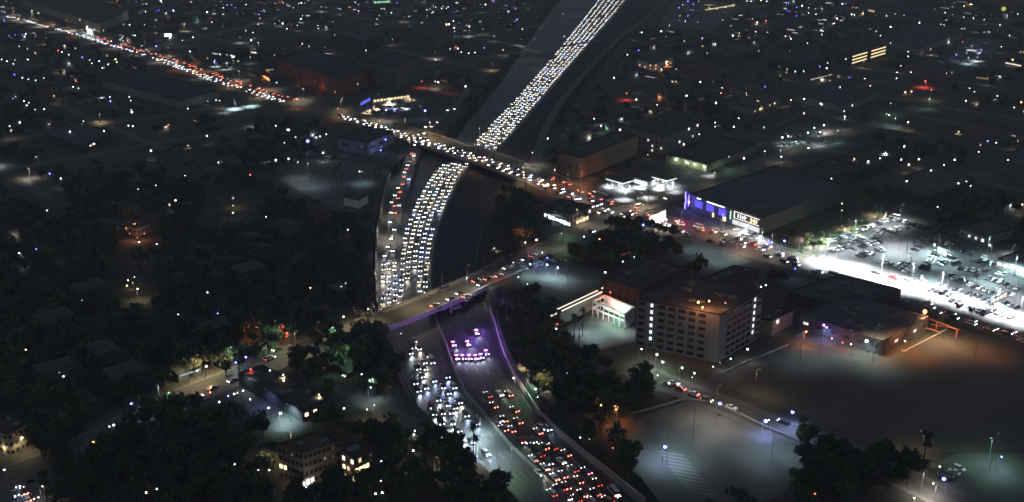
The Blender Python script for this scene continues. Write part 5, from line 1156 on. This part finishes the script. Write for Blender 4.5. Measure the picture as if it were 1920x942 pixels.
for (x, y) in tc:
    g = G(x, y); k = R.randrange(7); sc = R.uniform(.75, 1.2)
    if inpoly(g.xy, bot): continue
    if inpoly(g.xy, top): g.z = -2.5
    if inst < 288:
        cr, tr, rad, H = TM[k]; root = link('tree', None, loc=g, rz=R.uniform(0, 6.28)); root.scale = (sc, sc, sc*R.uniform(.9, 1.15))
        link('crown', cr, root); link('trunk', tr, root); inst += 1
        want(root, ('tall narrow dark tree' if k == 6 else 'dark round-crowned tree'), 'tree', x, y, 'dark trees of the district')
    else:
        b = R.choice(FT); vs = [(g.x+a*sc, g.y+c*sc, g.z+d*sc) for a, c, d in b.v]; ft.add(vs, b.f, ft.mi(M_leaf[k % 4]))
        ft.cyl((g.x, g.y, g.z), (g.x, g.y, g.z+5*sc), .25, n=4, m=ft.mi(M_bark))
tag(link('distant_trees', ft.mesh('distant_trees', ft.mats)), 'far trees filling the gaps between the houses', 'trees', kind='stuff')
# palms
def palm_mesh():
    r = random.Random(3); mb = MB(); H = 13
    for k in range(26):
        a = 6.28*k/26+r.uniform(-.1, .1); el = r.uniform(-.5, 1.1); p = Vector((0, 0, H)); d = Vector((math.cos(a)*math.cos(el), math.sin(a)*math.cos(el), math.sin(el))); L0 = r.uniform(1.8, 2.6)
        for j in range(4):
            q = p+d*(L0/4); w = Vector((-d.y, d.x, 0)).normalized()*(.42-.08*j); mb.add([p-w, p+w, q+w*.8, q-w*.8], [(0, 1, 2, 3)]); p = q; d = (d+Vector((0, 0, -.35))).normalized()
    tr = MB(); tr.cyl((0, 0, -.2), (.3, 0, H), .26, .17, 7); return mb.mesh('fronds', M_leaf[0]), tr.mesh('trunk', M_bark)
pf, pt = palm_mesh()
for i, (x, y) in enumerate(((1076, 640), (1092, 632), (1062, 650), (1085, 648), (1132, 800), (1127, 812), (1138, 795), (632, 350), (888, 862), (893, 870), (1022, 385), (985, 362), (968, 355), (1048, 345), (1068, 348), (1000, 640), (820, 905), (835, 912), (812, 900), (1160, 810), (640, 345), (1690, 900), (1500, 850), (760, 300))):
    g = G(x, y); root = link('palm_tree', None, loc=g, rz=R.uniform(0, 6.28)); s = R.uniform(.8, 1.15); root.scale = (s, s, s)
    link('fronds', pf, root); link('trunk', pt, root); want(root, 'slender palm tree', 'palm tree', x, y, 'palms of the district')
# the row of floodlit trees beside the car park
for i, (x, y) in enumerate(((1512, 462), (1524, 468), (1535, 466), (1545, 460), (1563, 452), (1575, 447), (1600, 437), (1612, 431), (1622, 428), (1648, 412), (1518, 452))):
    g = G(x, y); root = link('lit_tree', None, loc=g, rz=i); s = .62; root.scale = (s, s, s*.9); cr, tr, rad, H = TM[i % 6]
    if 'lc' not in hm: 
        hm['lc'] = []
        for k in range(3): hm['lc'].append(leafcloud(90+k, 4.2, 6, 2.2, 520, .6).mesh('crown', mat('floodlit_foliage', (.16, .19, .1), .9, .4, .8)))  # paler than the other foliage, floodlight put into the leaf colour
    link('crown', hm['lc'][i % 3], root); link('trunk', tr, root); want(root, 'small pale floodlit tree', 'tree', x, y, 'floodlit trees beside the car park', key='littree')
    if i % 2 == 0: light('POINT', (2.5, -4.5, 4), 3600, (.8, 1, .75) if i != 10 else (1, .7, .6), .5, root)  # bare point lights added to brighten the trees, no lamp stands there
# utility poles on the white road
for i, (x, y) in enumerate(((1570, 486), (1742, 577), (1705, 515), (1775, 548), (1817, 575), (1215, 384), (1245, 352), (1192, 378))):
    g = G(x, y); root = link('utility_pole', None, loc=g); mb = MB(); mb.cyl((0, 0, 0), (0, 0, 10), .2, .14, 6); link('pole', mb.mesh('pole', M_bark), root)
    mb = MB(); mb.box((0, 0, 9.3), (2.4, .15, .18), A1); link('crossarm', mb.mesh('crossarm', M_bark), root); want(root, 'dark wooden utility pole', 'utility pole', x, y, 'utility poles')
# thin haze added over the whole district to lift the blacks
HAZE = 0.000135
mb = MB(); mb.box((0, 900, 100.0), (3600, 2600, 216.0)); hz = bpy.data.materials.new('black_lift_haze'); hz.use_nodes = True; t = hz.node_tree; t.nodes.clear()
vo = t.nodes.new('ShaderNodeVolumePrincipled'); oo = t.nodes.new('ShaderNodeOutputMaterial'); t.links.new(vo.outputs[0], oo.inputs['Volume'])
vo.inputs['Color'].default_value = (0.93, 0.94, 0.96, 1); vo.inputs['Density'].default_value = HAZE
ho = link('haze', mb.mesh('haze', hz)); ho['kind'] = 'stuff'
resolve_labels()
for o in bpy.data.objects:
    if o.get('label') and len(o['label'].split()) > 16: print('LONG', o['label'])
print('OBJS', len(bpy.data.objects))
